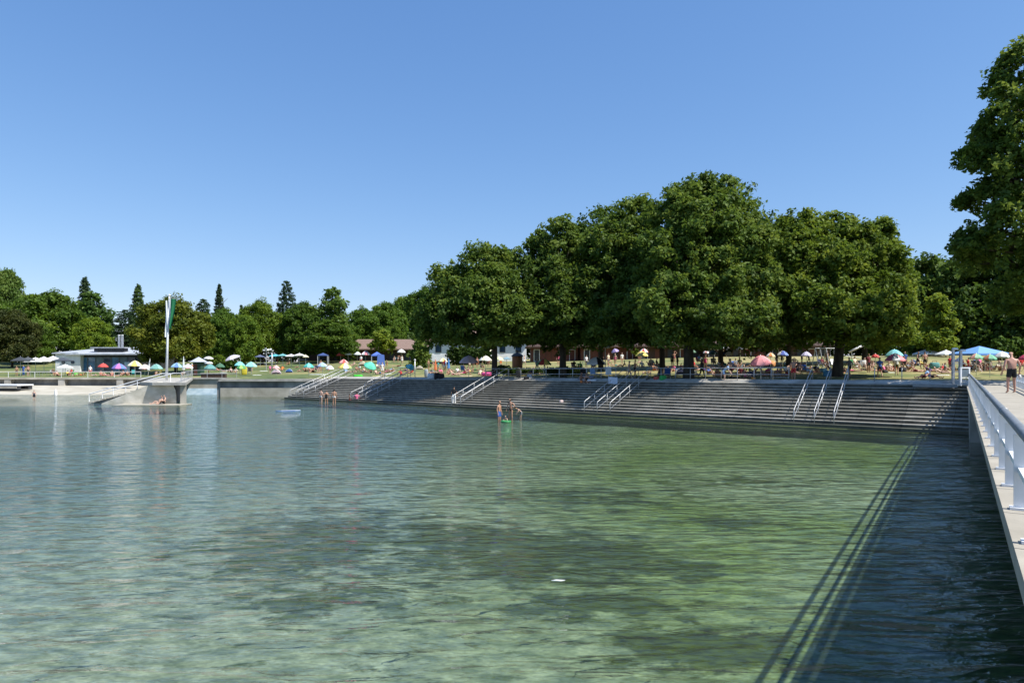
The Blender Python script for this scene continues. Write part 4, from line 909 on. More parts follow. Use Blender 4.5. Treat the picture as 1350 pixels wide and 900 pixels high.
# the man on the pier
mp_ = at(1334, 518, 29.6); mp_.z = 2.5
man = person(mp_, 'bigman', 168, 'r', None, 'trunks:black', 'bald bare backed man in black swim shorts walking along the pier', 1.05)
mb = MB(); mb.lathe((-.37,-.15,.70), [(.02,.10),(.05,.06),(.06,.0),(.05,-.07),(.02,-.10)], 12)
o = mb.build('white_bottle', paint((228,228,226)), None, True); o.location = mp_; o.rotation_euler = (0,0,R(168)); tag(o, 'small white bottle held in the hand of the bald man', 'bottle')
# bathers at the steps and in the water
def in_water(px, py, zf):                                 # feet zf below the surface, waterline seen at py
    Y = F*E/(py-HZ); return Vector(((px-675)/F*Y, Y, zf))
for px, py, zf, pose, rz, sk, hr, wear, lab, h in (
  (45, 526, -.25, 'stand', 20, 'p', 'dark', 'suit:navy trunks:black', 'child in dark swimsuit wading off the sandy beach', .72),
  (423, 530, -.3, 'stand', 160, 'p', 'dark', 'brief:white bra:white', 'pale bather in white bikini standing at the bottom of the far steps', .95),
  (430.5, 531, -.3, 'hip', 200, 't', 'dark', 'suit:black', 'slim bather in black swimsuit between the two bikini bathers', .9),
  (440.5, 532, -.25, 'stand', 180, 't', LH+'dark', 'brief:white bra:yellow', 'tanned bather with long dark hair and white briefs seen from behind', .98),
  (658, 553, -.45, 'stand', 60, 't', 'dark', 'trunks:blue', 'man in blue and white trunks standing in water before the steps', 1.02),
  (673, 550, -.3, 'hip', -30, 't', LH+'dark', 'brief:black bra:black', 'woman in dark bikini standing in the water with a child', .97),
  (667, 553, -.35, 'crouch', -20, 'p', 'dark', 'suit:yellow', 'small child in yellow crouching in the water with a green ring', .62),
  (686, 549, -.3, 'bend', -70, 'p', 'blond', 'trunks:grey', 'pale child bending towards the water beside the woman in dark bikini', .68)):
    person(in_water(px, py, zf), pose, rz, sk, hr, wear, lab, h)
p = in_water(667, 556, .02); mb = MB()
for k in range(24): pass
ring = [(p.x*0+.28*math.cos(a*.2618), .28*math.sin(a*.2618), 0) for a in range(25)]
mb.tube(ring, .075, 8, 0, False); tag(mb.build('swim_ring', paint((44,130,70), .45), None, True, p), 'green swim ring floating beside the crouching child', 'swim ring')
q = stp(s_of(591), .12); person(Vector((q.x, q.y, zt(0)/NST+.01)), 'stand', 175, 't', 'dark', 'shirt:black pants:white', 'person in black top and white trousers standing on the bottom step', .95)
q = stp(s_of(464), .10); person(Vector((q.x, q.y, zt(50)/NST-.40)), 'sitseat', 200, 'r', LH+'dark', 'shirt:pink brief:pink', 'bather in pink top sitting on the bottom step with feet in water', .95)
q = stp(s_of(457), .06); person(Vector((q.x, q.y, zt(50)/NST-.30)), 'sitseat', 120, 'b', 'dark', 'trunks:red', 'child in red trunks sitting on the bottom step beside the bather in pink', .7)
q = stp(s_of(715), .965); zz = zt(20)*12/13-.42
person(Vector((q.x-.1, q.y-.25, zz)), 'sitseat', 40, 'b', 'dark', 'trunks:orange', 'tanned person in orange trunks sitting on the upper step below the striped parasol')
q = stp(s_of(722), .965); person(Vector((q.x-.1, q.y-.25, zz)), 'sitseat', 20, 't', LH+'dark', 'suit:black', 'woman in black swimsuit sitting on the upper step beside the person in orange')
for px, py, pose, rz, hr, wear, lab in ((213, 531, 'sitlong', -60, 'dark', 'brief:black bra:black', 'dark haired woman sunbathing at the foot of the curved jetty base'), (219, 529, 'sitknees', -40, 'dark', 'trunks:black', 'man sitting with drawn up knees at the foot of the curved jetty base')):
    p = at(px, py, 64.0); p.z = .02; p.y = 63.6; person(p, pose, rz, 'p', hr, wear, lab, .95)
mb = MB(); mb.prism([(-3.2,-1.5,-.6),(3.0,-1.5,-.6),(3.0,1,-.6),(-3.2,1,-.6)], (0,0,.63))
tag(mb.build('jetty_ledge', M['pale_concrete'], None, False, (-33.4,63.9,0)), 'low concrete ledge at water level under the curved jetty base', 'ledge')

# people on the lawn: (x, y of feet in the photo, pose, turn, skin, hair, clothes, label)
LP = [
 (829,501,'walk',60,'p',LH+'brown','brief:cream bra:cream','woman in pale bikini walking between the two lawn railings'),
 (837,499,'stand',90,'b','dark','trunks:black','dark companion behind the woman walking in pale bikini'),
 (955.5,506,'bend',70,'p','brown','shirt:sky trunks:sky','man in light blue shirt leaning forward at the lawn railing'),
 (963,500,'hip',-40,'p',LH+'brown','bra:orange trunks:maroon','woman in orange top behind the leaning man in light blue'),
 (1046,503,'armup',-30,'t',LH+'blond','bra:cream trunks:red','woman in pale top and red shorts stepping forward with raised arm'),
 (1160,498,'walk',170,'t','dark','shirt:blue trunks:navy','heavy person in blue shirt and dark shorts walking away on the lawn'),
 (1182,495,'walk',150,'t','brown','shirt:white trunks:olive','man in white shirt and olive shorts walking past the pink parasol pair'),
 (1210,486,'walk',30,'t','dark','dress:black','person in black dress walking beside the yellow and blue beach shade'),
 (1219.5,487,'stand',170,'r','dark','trunks:black','bare backed man in black trunks beside the yellow beach shade'),
 (1227,499,'sitlong',40,'t','dark','shirt:sky trunks:navy','dark haired person in light blue top sitting at the shaded lawn edge'),
 (1219,499,'recline',-70,'r','brown','trunks:maroon','sunburnt person reclining beside the sitter in light blue at the lawn edge'),
 (1241,493,'recline',60,'p','dark','brief:black','pale sunbather reclining on the lawn near the capped poles'),
 (1247,491,'sitknees',60,'t','dark','shirt:grey','dark haired person sitting behind the pale sunbather near the capped poles'),
 (1120,497,'walk',-60,'t','dark','trunks:black shirt:grey','person in grey top striding at the head of the last steep handrail'),
 (1112,491,'sitknees',20,'p','blond','trunks:grey','blond child sitting on the grass right of the dark double trunk'),
 (1103,490,'liefront',-90,'t','dark','brief:red','sunbather in red briefs lying face down near the steep handrails'),
 (1095,489,'sitlong',60,'r','brown','suit:maroon','woman in maroon swimsuit sitting by the white table near the double trunk'),
 (1084,486,'sitseat',30,'b','dark','shirt:maroon','person in maroon shirt seated in the shade left of the double trunk'),
 (1090,483,'stand',100,'t','dark','trunks:grey','bare chested man in grey trunks standing before the swing posts'),
 (1076,492,'sitknees',0,'t','dark','shirt:navy','person in navy shirt sitting alone on the sunny lawn edge'),
 (1063,490,'lieback',80,'b','dark','brief:black','tanned sunbather lying flat behind the woman with raised arm'),
 (1052,489,'sitknees',-30,'d','dark','trunks:blue','dark skinned person in blue trunks sitting in the grove\'s shade'),
 (1037,495,'sitknees',10,'t','dark','trunks:red shirt:white','person in white shirt and red shorts sitting left of the woman with raised arm'),
 (1029,496,'liefront',70,'t','dark','brief:orange','sunbather in orange briefs lying on a white towel under the lawn railing'),
 (1019,496,'sitlong',20,'p','blond','suit:grey','blond woman in grey swimsuit sitting on a towel right of the magenta shirt'),
 (1013,496,'sitknees',-10,'t','dark','shirt:magenta','person in magenta shirt sitting under the big pink parasol'),
 (1007,496,'sitlong',50,'r','brown','trunks:orange','sunburnt person in orange trunks sitting below the big pink parasol pole'),
 (1031,482,'stand',180,'d','dark','shirt:brown trunks:navy','person in brown shirt standing under the blue and white striped parasol'),
 (1024,483,'stand',20,'b','dark','shirt:black','person in black shirt standing beside the orange parasol canopy'),
 (1039,480,'stand',150,'t','dark','shirt:olive','person in olive shirt standing farther back in the grove\'s shade'),
 (1057,481,'stand',60,'d','dark','shirt:navy trunks:navy','person all in navy standing deep in shade left of the swing posts'),
 (1066,480,'walk',90,'b','dark','shirt:black trunks:grey','person in black top and grey shorts walking before the lilac parasol'),
 (984,499,'sitlong',40,'p',LH+'brown','suit:pink','woman in pink swimsuit sitting near the railing left of the big pink parasol'),
 (976,495,'sitknees',180,'t','dark','shirt:maroon','person in maroon shirt sitting with back turned left of the woman in pink'),
 (946,497,'sitknees',10,'t','blond','brief:cream','fair haired person sitting on a towel just left of the leaning man'),
 (951,497,'lieback',80,'r','dark','brief:red','sunbather in red briefs lying behind the leaning man\'s legs'),
 (935,495,'sitknees',30,'b','dark','shirt:blue','person in blue shirt sitting in the shade behind the blue mat'),
 (925,498,'walk',40,'d','dark','shirt:black pants:black','person all in black standing close behind the lawn railing'),
 (915,489,'sitseat',50,'t','dark','shirt:red','person in red shirt seated under the largest tree'),
 (927,482,'sitseat',-30,'t','dark','shirt:white','person in white shirt seated in a group behind the largest trunk'),
 (922,481,'sitseat',30,'p','blond','shirt:sky','fair person in pale blue seated in a group behind the largest trunk'),
 (941,483,'sitseat',0,'b','dark','shirt:cream','person in cream shirt seated under the dark green parasol'),
 (948,485,'sitknees',40,'t','dark','shirt:white trunks:white','person all in white sitting in front of the dark green parasol'),
 (970,488,'sitseat',20,'t','dark','shirt:grey','person in grey shirt seated right of the woman in orange top'),
 (975,487,'sitseat',-20,'b','dark','shirt:olive','person in olive shirt seated beside the one in grey'),
 (886,484,'stand',20,'p','dark','shirt:grey trunks:black','person in light grey shirt standing by the largest trunk'),
 (893,485,'stand',100,'t','dark','shirt:black trunks:black','person in black clothes beside the light grey shirt at the largest trunk'),
 (889,480,'armup',0,'r','blond','bra:pink brief:pink','woman in pink bikini raising an arm near the largest trunk'),
 (866,487,'sitseat',60,'t','dark','shirt:black','person in black seated at the left side of the navy tent'),
 (862,489,'sitknees',30,'b','dark','trunks:orange','tanned person in orange trunks sitting left of the navy tent'),
 (858,485,'sitseat',-20,'p','blond','shirt:cream','fair person in cream top seated behind the person in orange trunks'),
 (843,477,'stand',0,'r','dark','suit:maroon','woman in maroon swimsuit standing under the yellow and white parasol'),
 (820,481,'stand',20,'p','dark','shirt:white','person in white top standing right of the lilac tilted parasol'),
 (811,482,'stand',-20,'p','blond','suit:pink','woman in pink swimsuit standing below the lilac tilted parasol'),
 (802,482,'stand',40,'p','blond','shirt:cream trunks:grey','person in cream shirt standing at the end of the black and white parasol'),
 (782,488,'sitseat',-20,'t','dark','shirt:sky','person in light blue seated on a folding chair under the black and white parasol'),
 (773,484,'stand',30,'p','dark','shirt:white trunks:black','person in white shirt in deep shade left of the black and white parasol'),
 (765,490,'sitseat',160,'d','dark','shirt:navy','person in navy shirt sitting with back to the lake behind the railing'),
 (757,488,'sitseat',20,'d','dark','shirt:black','person in black shirt sitting behind the railing right of the second trunk'),
 (743,491,'recline',70,'t','dark','trunks:blue','person in blue trunks reclining on a lounger behind the railing'),
 (736,481,'stand',0,'r','dark','shirt:pink trunks:black','person in pink shirt standing against the second trunk'),
 (730,492,'recline',60,'b','dark','suit:maroon','woman in maroon swimsuit reclining right of the red and green parasol'),
 (706,494,'sitlong',60,'p','dark','trunks:pink','pale person in pink trunks sitting behind the grey towel at the steps'),
 (700,496,'sitknees',-30,'t','dark','shirt:navy','person in navy shirt sitting beside the black bag at the lawn edge'),
 (691,482,'walk',70,'p','blond','trunks:white','fair person in white trunks walking behind the round wooden cabin'),
 (660,484,'hip',30,'r','dark','trunks:orange','sunburnt man in orange trunks standing right of the straight trunk'),
 (644,484,'stand',-20,'r',LH+'brown','bra:red brief:red','woman in red bikini standing left of the straight trunk'),
 (636,488,'sitseat',20,'t','dark','shirt:olive','person in olive shirt seated between white parasol and straight trunk'),
 (629,485,'stand',10,'r','blond','trunks:orange','sunburnt person in orange shorts in the group under the wide lilac parasol'),
 (624,486,'stand',-30,'t','brown','suit:orange','woman in orange swimsuit in the group under the wide lilac parasol'),
 (619,486,'hip',30,'r','dark','trunks:cream','man in cream trunks in the group under the wide lilac parasol'),
 (614,494,'sitknees',100,'r','dark','suit:red','woman in red swimsuit sitting on the lawn right of the dark parked bags'),
 (611,492,'sitseat',160,'b','dark','shirt:maroon','person in maroon shirt seated with back turned below the lilac parasol'),
 (604,492,'sitlong',30,'p','dark','shirt:white','person in white shirt sitting right of the closed blue parasol'),
 (597,495,'sitlong',60,'p','brown','trunks:pink','pale person in pink trunks sitting in front of the closed blue parasol'),
 (592,494,'sitknees',-20,'r','dark','brief:black bra:black','sunburnt woman in black bikini sitting between the closed parasols'),
 (586,490,'stand',0,'r','dark','shirt:red trunks:white','person in red shirt and white shorts between the closed parasols'),
 (581,494,'sitknees',20,'r','brown','shirt:pink','person in pink shirt sitting in front of the red shirt'),
 (569,495,'sitknees',-30,'p','dark','shirt:grey','person in grey shirt sitting left of the closed orange parasol'),
 (565,488,'stand',60,'t','dark','trunks:olive','man in olive trunks standing left of the closed orange parasol'),
 (597,478,'stand',20,'p','dark','trunks:grey','person in grey trunks standing under the leftmost shore tree'),
 (540,475,'stand',150,'t','dark','shirt:blue pants:navy','person in blue shirt and dark trousers standing before the brown hall'),
 (530,480,'walk',20,'p','blond','dress:white','woman in white dress walking before the brown hall'),
 (525,474,'bend',40,'r','dark','trunks:white','person bending under the white parasol at the brown hall'),
 (504,496,'stand',10,'p','dark','dress:white','person in long white dress standing at the head of the second set of rails'),
 (500,489,'sitseat',60,'p','brown','shirt:grey','person in grey shirt seated behind the white dress'),
 (510,484,'hip',-20,'r','blond','trunks:orange','child in orange trunks standing behind the white dress'),
 (496,494,'sitlong',30,'p','dark','trunks:cream','pale person sitting on the yellow towel under the teal parasol'),
 (489,492,'sitknees',-20,'b','dark','trunks:black','tanned man sitting under the teal tilted parasol'),
 (481,491,'sitlong',50,'p','brown','brief:black','pale sunbather sitting left of the teal tilted parasol'),
 (476,480,'stand',0,'r','dark','shirt:white trunks:red','person in white shirt and red shorts under the pale pink parasol'),
 (470,489,'sitknees',30,'t',LH+'brown','bra:pink brief:pink','long haired woman in pink bikini sitting above the green inflatable'),
 (465,491,'lieback',80,'p','dark','brief:black','pale sunbather lying flat above the green inflatable'),
 (456,492,'sitlong',20,'p','dark','shirt:sky','person in pale blue shirt sitting at the head of the first rails'),
 (515,488,'lieback',70,'p','brown','trunks:sky','sunbather in pale blue trunks lying right of the orange shorts child'),
 (520,473,'sitseat',0,'r','dark','trunks:grey','person seated at the edge of the hall\'s shade below the white parasol'),
 (423,490,'stand',20,'r','brown','bra:red brief:red','woman in red bikini standing under the light blue round parasol'),
 (418,491,'sitseat',40,'p','dark','shirt:navy','person in navy shirt seated in the circle below the light blue parasol'),
 (413,491,'sitknees',-30,'r','dark','trunks:black','sunburnt person sitting in the circle below the light blue parasol'),
 (407,490,'sitknees',30,'r','brown','brief:orange bra:orange','woman in orange bikini sitting under the aqua parasol'),
 (402,490,'sitlong',70,'b','dark','trunks:brown','tanned man sitting at the outer edge of the aqua parasol'),
 (383,478,'stand',0,'r','dark','trunks:cream','person in cream trunks standing behind the blue beach shell'),
 (366,478,'stand',60,'t','dark','trunks:red','man in red trunks standing beneath the aqua awning row'),
 (347,478,'walk',30,'p','brown','brief:black bra:black','woman in black bikini walking left of the picnic table'),
 (356,492,'stand',40,'p','dark','shirt:pink trunks:maroon','child in pink shirt standing before the pale pink tent',),
 (332,489,'bend',-50,'p','dark','trunks:black','pale person bending over the black folding chair'),
 (311,492,'sitknees',20,'t','dark','shirt:cream','dark haired person in cream shirt sitting left of the yellow green bag'),
 (305,491,'sitlong',40,'p','dark','trunks:black','pale person in black trunks sitting left of the cream shirt'),
 (298,490,'lieback',80,'p','blond','trunks:cream','pale sunbather lying on a white towel near the brown bench wall'),
 (288,489,'recline',70,'r','dark','trunks:orange','sunburnt person in orange trunks reclining behind the brown bench wall'),
 (133,494,'sitknees',30,'r','dark','suit:red','woman in red swimsuit sitting below the red parasol on the terrace lawn'),
 (140,493,'recline',70,'p','brown','brief:pink bra:pink','woman in pink bikini reclining right of the red swimsuit'),
 (119,491,'stand',20,'p','dark','trunks:red shirt:white','person in white shirt and red shorts standing left of the red parasol'),
 (162,494,'sitknees',0,'r','brown','brief:white','person in white briefs sitting below the purple and blue parasol'),
 (168,494,'sitknees',50,'t','dark','trunks:orange','person in orange trunks sitting below the purple and blue parasol'),
 (76,494,'sitlong',60,'r','dark','trunks:maroon','sunburnt person sitting on the terrace edge above the middle pillar'),
 (22,489,'stand',20,'t','dark','trunks:brown','tanned man in brown trunks standing on the shaded terrace'),
 (31,489,'stand',-10,'p','dark','shirt:blue pants:blue','person dressed in blue standing on the shaded terrace'),
 (37,489,'stand',30,'r','dark','trunks:black','sunburnt man in black trunks standing right of the person in blue'),
 (70,488,'sitseat',60,'r','brown','shirt:brown','person in brown shirt seated right of the white pavilions'),
 (94,488,'sitseat',0,'r','dark','shirt:red','person in red shirt seated before the white annex'),
 (206,493,'sitlong',30,'t','dark','trunks:red','person in red trunks sitting right of the folded white parasol'),
 (242,493,'sitknees',0,'p','dark','shirt:white','person in white shirt sitting by the slender closed parasol'),
 (1277,489,'sitseat',60,'r','dark','shirt:red','person in red shirt seated under the marquee beside the red chair'),
 (1288,490,'sitseat',0,'p','dark','shirt:black','person in black shirt seated under the front green and pink parasol'),
 (1292,489,'sitseat',40,'r','dark','shirt:pink','person in pink shirt seated right of the black shirt'),
 (1303,488,'sitseat',-30,'b','dark','shirt:olive','person in olive shirt seated near the second green parasol'),
 (1318,489,'sitknees',0,'p','blond','shirt:cream','fair person in cream shirt sitting left of the bald man'),
 (1347,489,'sitseat',0,'r','dark','shirt:red','person in red shirt seated under the crimson parasol'),
 (1198,489,'sitknees',30,'t','dark','shirt:grey','person in grey shirt sitting right of the pink parasol pair'),
 (1192,487,'sitseat',-20,'b','dark','suit:black','woman in black swimsuit sitting beside the pink parasol pair'),
 (1172,489,'sitknees',-30,'p','blond','shirt:cream','fair haired person in cream shirt sitting under the aqua and pink parasols'),
 (1167,490,'sitlong',30,'r','dark','suit:pink','woman in pink swimsuit sitting left of the pink parasol'),
 (1145,491,'stand',20,'b','dark','trunks:black shirt:maroon','person in maroon shirt standing left of the heavy person in blue'),
 (1140,488,'sitseat',0,'p','dark','shirt:white','person in white shirt seated below the slanted white awning pole'),
 (1127,487,'sitseat',30,'p','brown','shirt:cream','person in cream shirt seated right of the dark double trunk'),
 (1252,487,'stand',10,'r','dark','shirt:red trunks:red','child in red standing behind the taller capped pole'),
]
for px, py, pose, rz, sk, hr, wear, lab in LP:
    hgt = .72 if lab.startswith(('child','blond child')) else random.uniform(.93,1.03)
    person(on_lawn(px, py), pose, rz, sk, hr, wear, lab, hgt, 'bathers on the lawn')

# more of the crowd on the lawn, each told apart by clothes, pose and the landmark beside it
PT = {'sitknees': 'sitting knees up', 'sitlong': 'sitting legs out', 'stand': 'standing', 'liefront': 'lying prone', 'lieback': 'lying face up', 'walk': 'walking', 'recline': 'reclining'}
rg = random.Random(5)
for lo, hi, y0, y1, n, where in ((566,640,487,495,14,'left of the straight trunk'),(692,770,484,494,11,'around the second grove trunk'),(846,900,482,494,11,'left of the thickest trunk'),(915,1000,482,497,19,'right of the thickest trunk'),
                                 (1008,1072,481,494,15,'near the big pink parasol'),(1122,1205,484,493,13,'near the aqua and pink parasols'),(452,545,482,495,16,'on the lawn above the far handrails'),(370,440,481,492,9,'on the open lawn by the quay'),
                                 (1208,1256,484,491,6,'near the pair of white sunshades'),(1272,1325,484,490,7,'before the blue marquee'),(80,170,489,494,7,'on the terrace lawn before the café'),(560,640,476,483,6,'on the grass before the white house'),(780,850,478,486,7,'behind the black and white parasol')):
    kinds = [(p, c) for p in PT for c in CLR if c not in ('dark','blond','brown')]; rg.shuffle(kinds); used = set()
    for i in range(n):
        while True:
            p, c = kinds.pop()
            if rg.random() < (.15 if p in ('walk','stand') else .8): break
        k = rg.choice(['shirt','suit','trunks']) if p != 'walk' else 'shirt'
        sk = rg.choice('ppprrttb'); hr = rg.choice(['dark','dark','brown','blond',LH+'brown',LH+'dark'])
        nm = {'shirt': 'shirt', 'suit': 'swimsuit', 'trunks': 'trunks'}[k]
        person(on_lawn(lo+(hi-lo)*(i+rg.random()*.8)/n, rg.uniform(y0, y1)), p, rg.uniform(-100,100), sk, hr, k+':'+c+(' brief:'+c if k == 'shirt' else ''), '%s person in %s %s %s %s' % ({'dark':'dark haired','brown':'brown haired','blond':'fair haired'}[hr.split(':')[-1]], c, nm, PT[p], where), rg.uniform(.9,1.02), 'bathers on the lawn')
# ------------------------------------------------------------------ folding chairs for everyone who sits on one
def chair_proto():
    out = []
    mb = MB(); mb.box((0,.02,.41),(.50,.46,.04)); out.append(('seat', mb, 'cloth'))
    mb = MB(); mb.box((0,.34,.72),(.50,.04,.56), 0, 0, ('X', R(-18))); out.append(('backrest', mb, 'cloth'))
    for sx in (-1,1):
        mb = MB(); mb.tube([(sx*.25,-.24,0),(sx*.25,.28,.62),(sx*.25,.44,1.0)], .016, 6); out.append(('leg', mb, 'galvanised'))
        mb = MB(); mb.tube([(sx*.27,.34,0),(sx*.27,-.22,.62)], .016, 6); out.append(('leg', mb, 'galvanised'))
        mb = MB(); mb.box((sx*.27,.02,.63),(.04,.48,.025)); out.append(('armrest', mb, 'galvanised'))
    res = []
    for nm, mb, m in out:
        o = mb.build(nm, M[m]); res.append((nm, o.data)); bpy.data.objects.remove(o)
    return res
CH = chair_proto()
CCOL = ['navy','grey','green','red','black','blue','cream','teal']
def chair(pos, rz, c, label):
    r = thing('folding_chair', label, 'chair', pos, R(rz), 'folding chairs on the lawn')
    for nm, me in CH: o = link(nm, me, r); o.color = clin(c)
i_ = 0
for px, py, pose, rz, sk, hr, wear, lab in LP:
    if pose == 'sitseat':
        c = CCOL[i_ % 8]; i_ += 1
        who = lab.split(' seated')[0].split(' sitting')[0]; rest = lab[len(who):].replace(' seated', '').replace(' sitting', '')
        lb = '%s folding chair of the %s%s' % ('dark blue' if c == 'navy' else c, who, rest); wd = lb.split()
        chair(on_lawn(px, py), rz, c, lb if len(wd) <= 16 else ' '.join(lb.replace(' the ', ' ').replace(' person in ', ' sitter in ').split()[:16]))

# ------------------------------------------------------------------ sunshades
def canopy(r, h, cols, n=8, drop=.10, seg=5, scallop=.0):
    """domed canopy of n gores; colours repeat round it"""
    mb = MB(); k = n*2; vs_, fs_, mi_ = [(0,0,h)], [], []
    for i in range(1, seg+1):
        t = i/seg
        for a in range(k):
            w = 2*math.pi*a/k; sag = 1-(.045*t if a % 2 else 0)
            z = h*(1-t**1.75)-(.03*t if a % 2 else 0)
            vs_.append((r*t*sag*math.cos(w), r*t*sag*math.sin(w), z))
    for a in range(k):
        w = 2*math.pi*a/k; vs_.append((r*math.cos(w)*(.955 if a % 2 else 1.0), r*math.sin(w)*(.955 if a % 2 else 1.0), -drop-(.04 if a % 2 else 0)))
    for a in range(k): fs_.append((0, 1+a, 1+(a+1)%k)); mi_.append((a//2) % len(cols))
    for i in range(seg):
        for a in range(k):
            p, q = 1+i*k, 1+(i+1)*k
            fs_.append((p+a, q+a, q+(a+1)%k, p+(a+1)%k)); mi_.append((a//2) % len(cols))
    mb.add(vs_, fs_); mb.m = mi_
    return mb
def parasol(px, py, wpx, cols, label, tilt=(0,0), w=1.9, Y=None, h=None, n=8, name='parasol', dome=.34, cat='parasol', pole=(225,225,222), group='parasols on the lawn', valance=.09):
    """px, py: middle of the canopy rim in the photo; wpx its width"""
    cols = [tuple(int(.86*v+.14*(.3*c_[0]+.59*c_[1]+.11*c_[2])) for v in c_) for c_ in cols]
    Y = min(Y or F*w/wpx, ymax(px)-2)
    while Y > float(np.interp((px-675)/F*Y, SX, SY))+3 and E-(py-HZ)/F*Y-float(on_lawn_Y(px, Y).z) < 1.5: Y -= 1
    w = wpx*Y/F; r = w/2
    g = on_lawn_Y(px, Y); z = E-(py-HZ)/F*Y
    if z-g.z < .55: z = g.z+.9
    root = thing(name, label, cat, g, 0, group); H = z-g.z; ch = r*dome*2
    m = Matrix.Rotation(R(tilt[0]), 3, 'Y') @ Matrix.Rotation(R(tilt[1]), 3, 'X')
    mb = canopy(r, ch, cols, n, valance); c = mb.build('canopy', [paint(k) for k in cols], root, False)
    c.rotation_euler = m.to_euler(); c.location = (0,0,H-ch*.25)
    top = Vector((0,0,H-ch*.25))+m@Vector((0,0,ch))
    mb = MB(); mb.tube([(0,0,-.1),(0,0,max(.3,H-.25)),top+Vector((0,0,.06))], .024, 8); mb.build('pole', paint(pole, .4), root, True)
    rb = MB()
    for a in range(n):
        q = 2*math.pi*a/n; rb.tube([m@Vector((0,0,ch*.93))+Vector((0,0,H-ch*.25)), m@Vector((r*.55*math.cos(q), r*.55*math.sin(q), ch*.58))+Vector((0,0,H-ch*.25)), m@Vector((r*.98*math.cos(q), r*.98*math.sin(q), -.02))+Vector((0,0,H-ch*.25))], .008, 4)
    rb.build('ribs', M['galvanised'], root)
    return root
Wh = (236,236,232); Re = (205,70,62); Pk = (232,130,140); Aq = (120,205,205); Te = (60,180,165); Ye = (232,208,90); Or = (226,140,70); Bl = (90,130,200); LB = (150,195,225); Nv = (44,54,92); Gr = (70,150,80); Li = (150,200,90); Bk = (26,27,30); Li_ = (180,160,205); DG = (40,72,60); Cr = (228,220,190); Gy = (120,126,132); LP2 = (222,200,214)
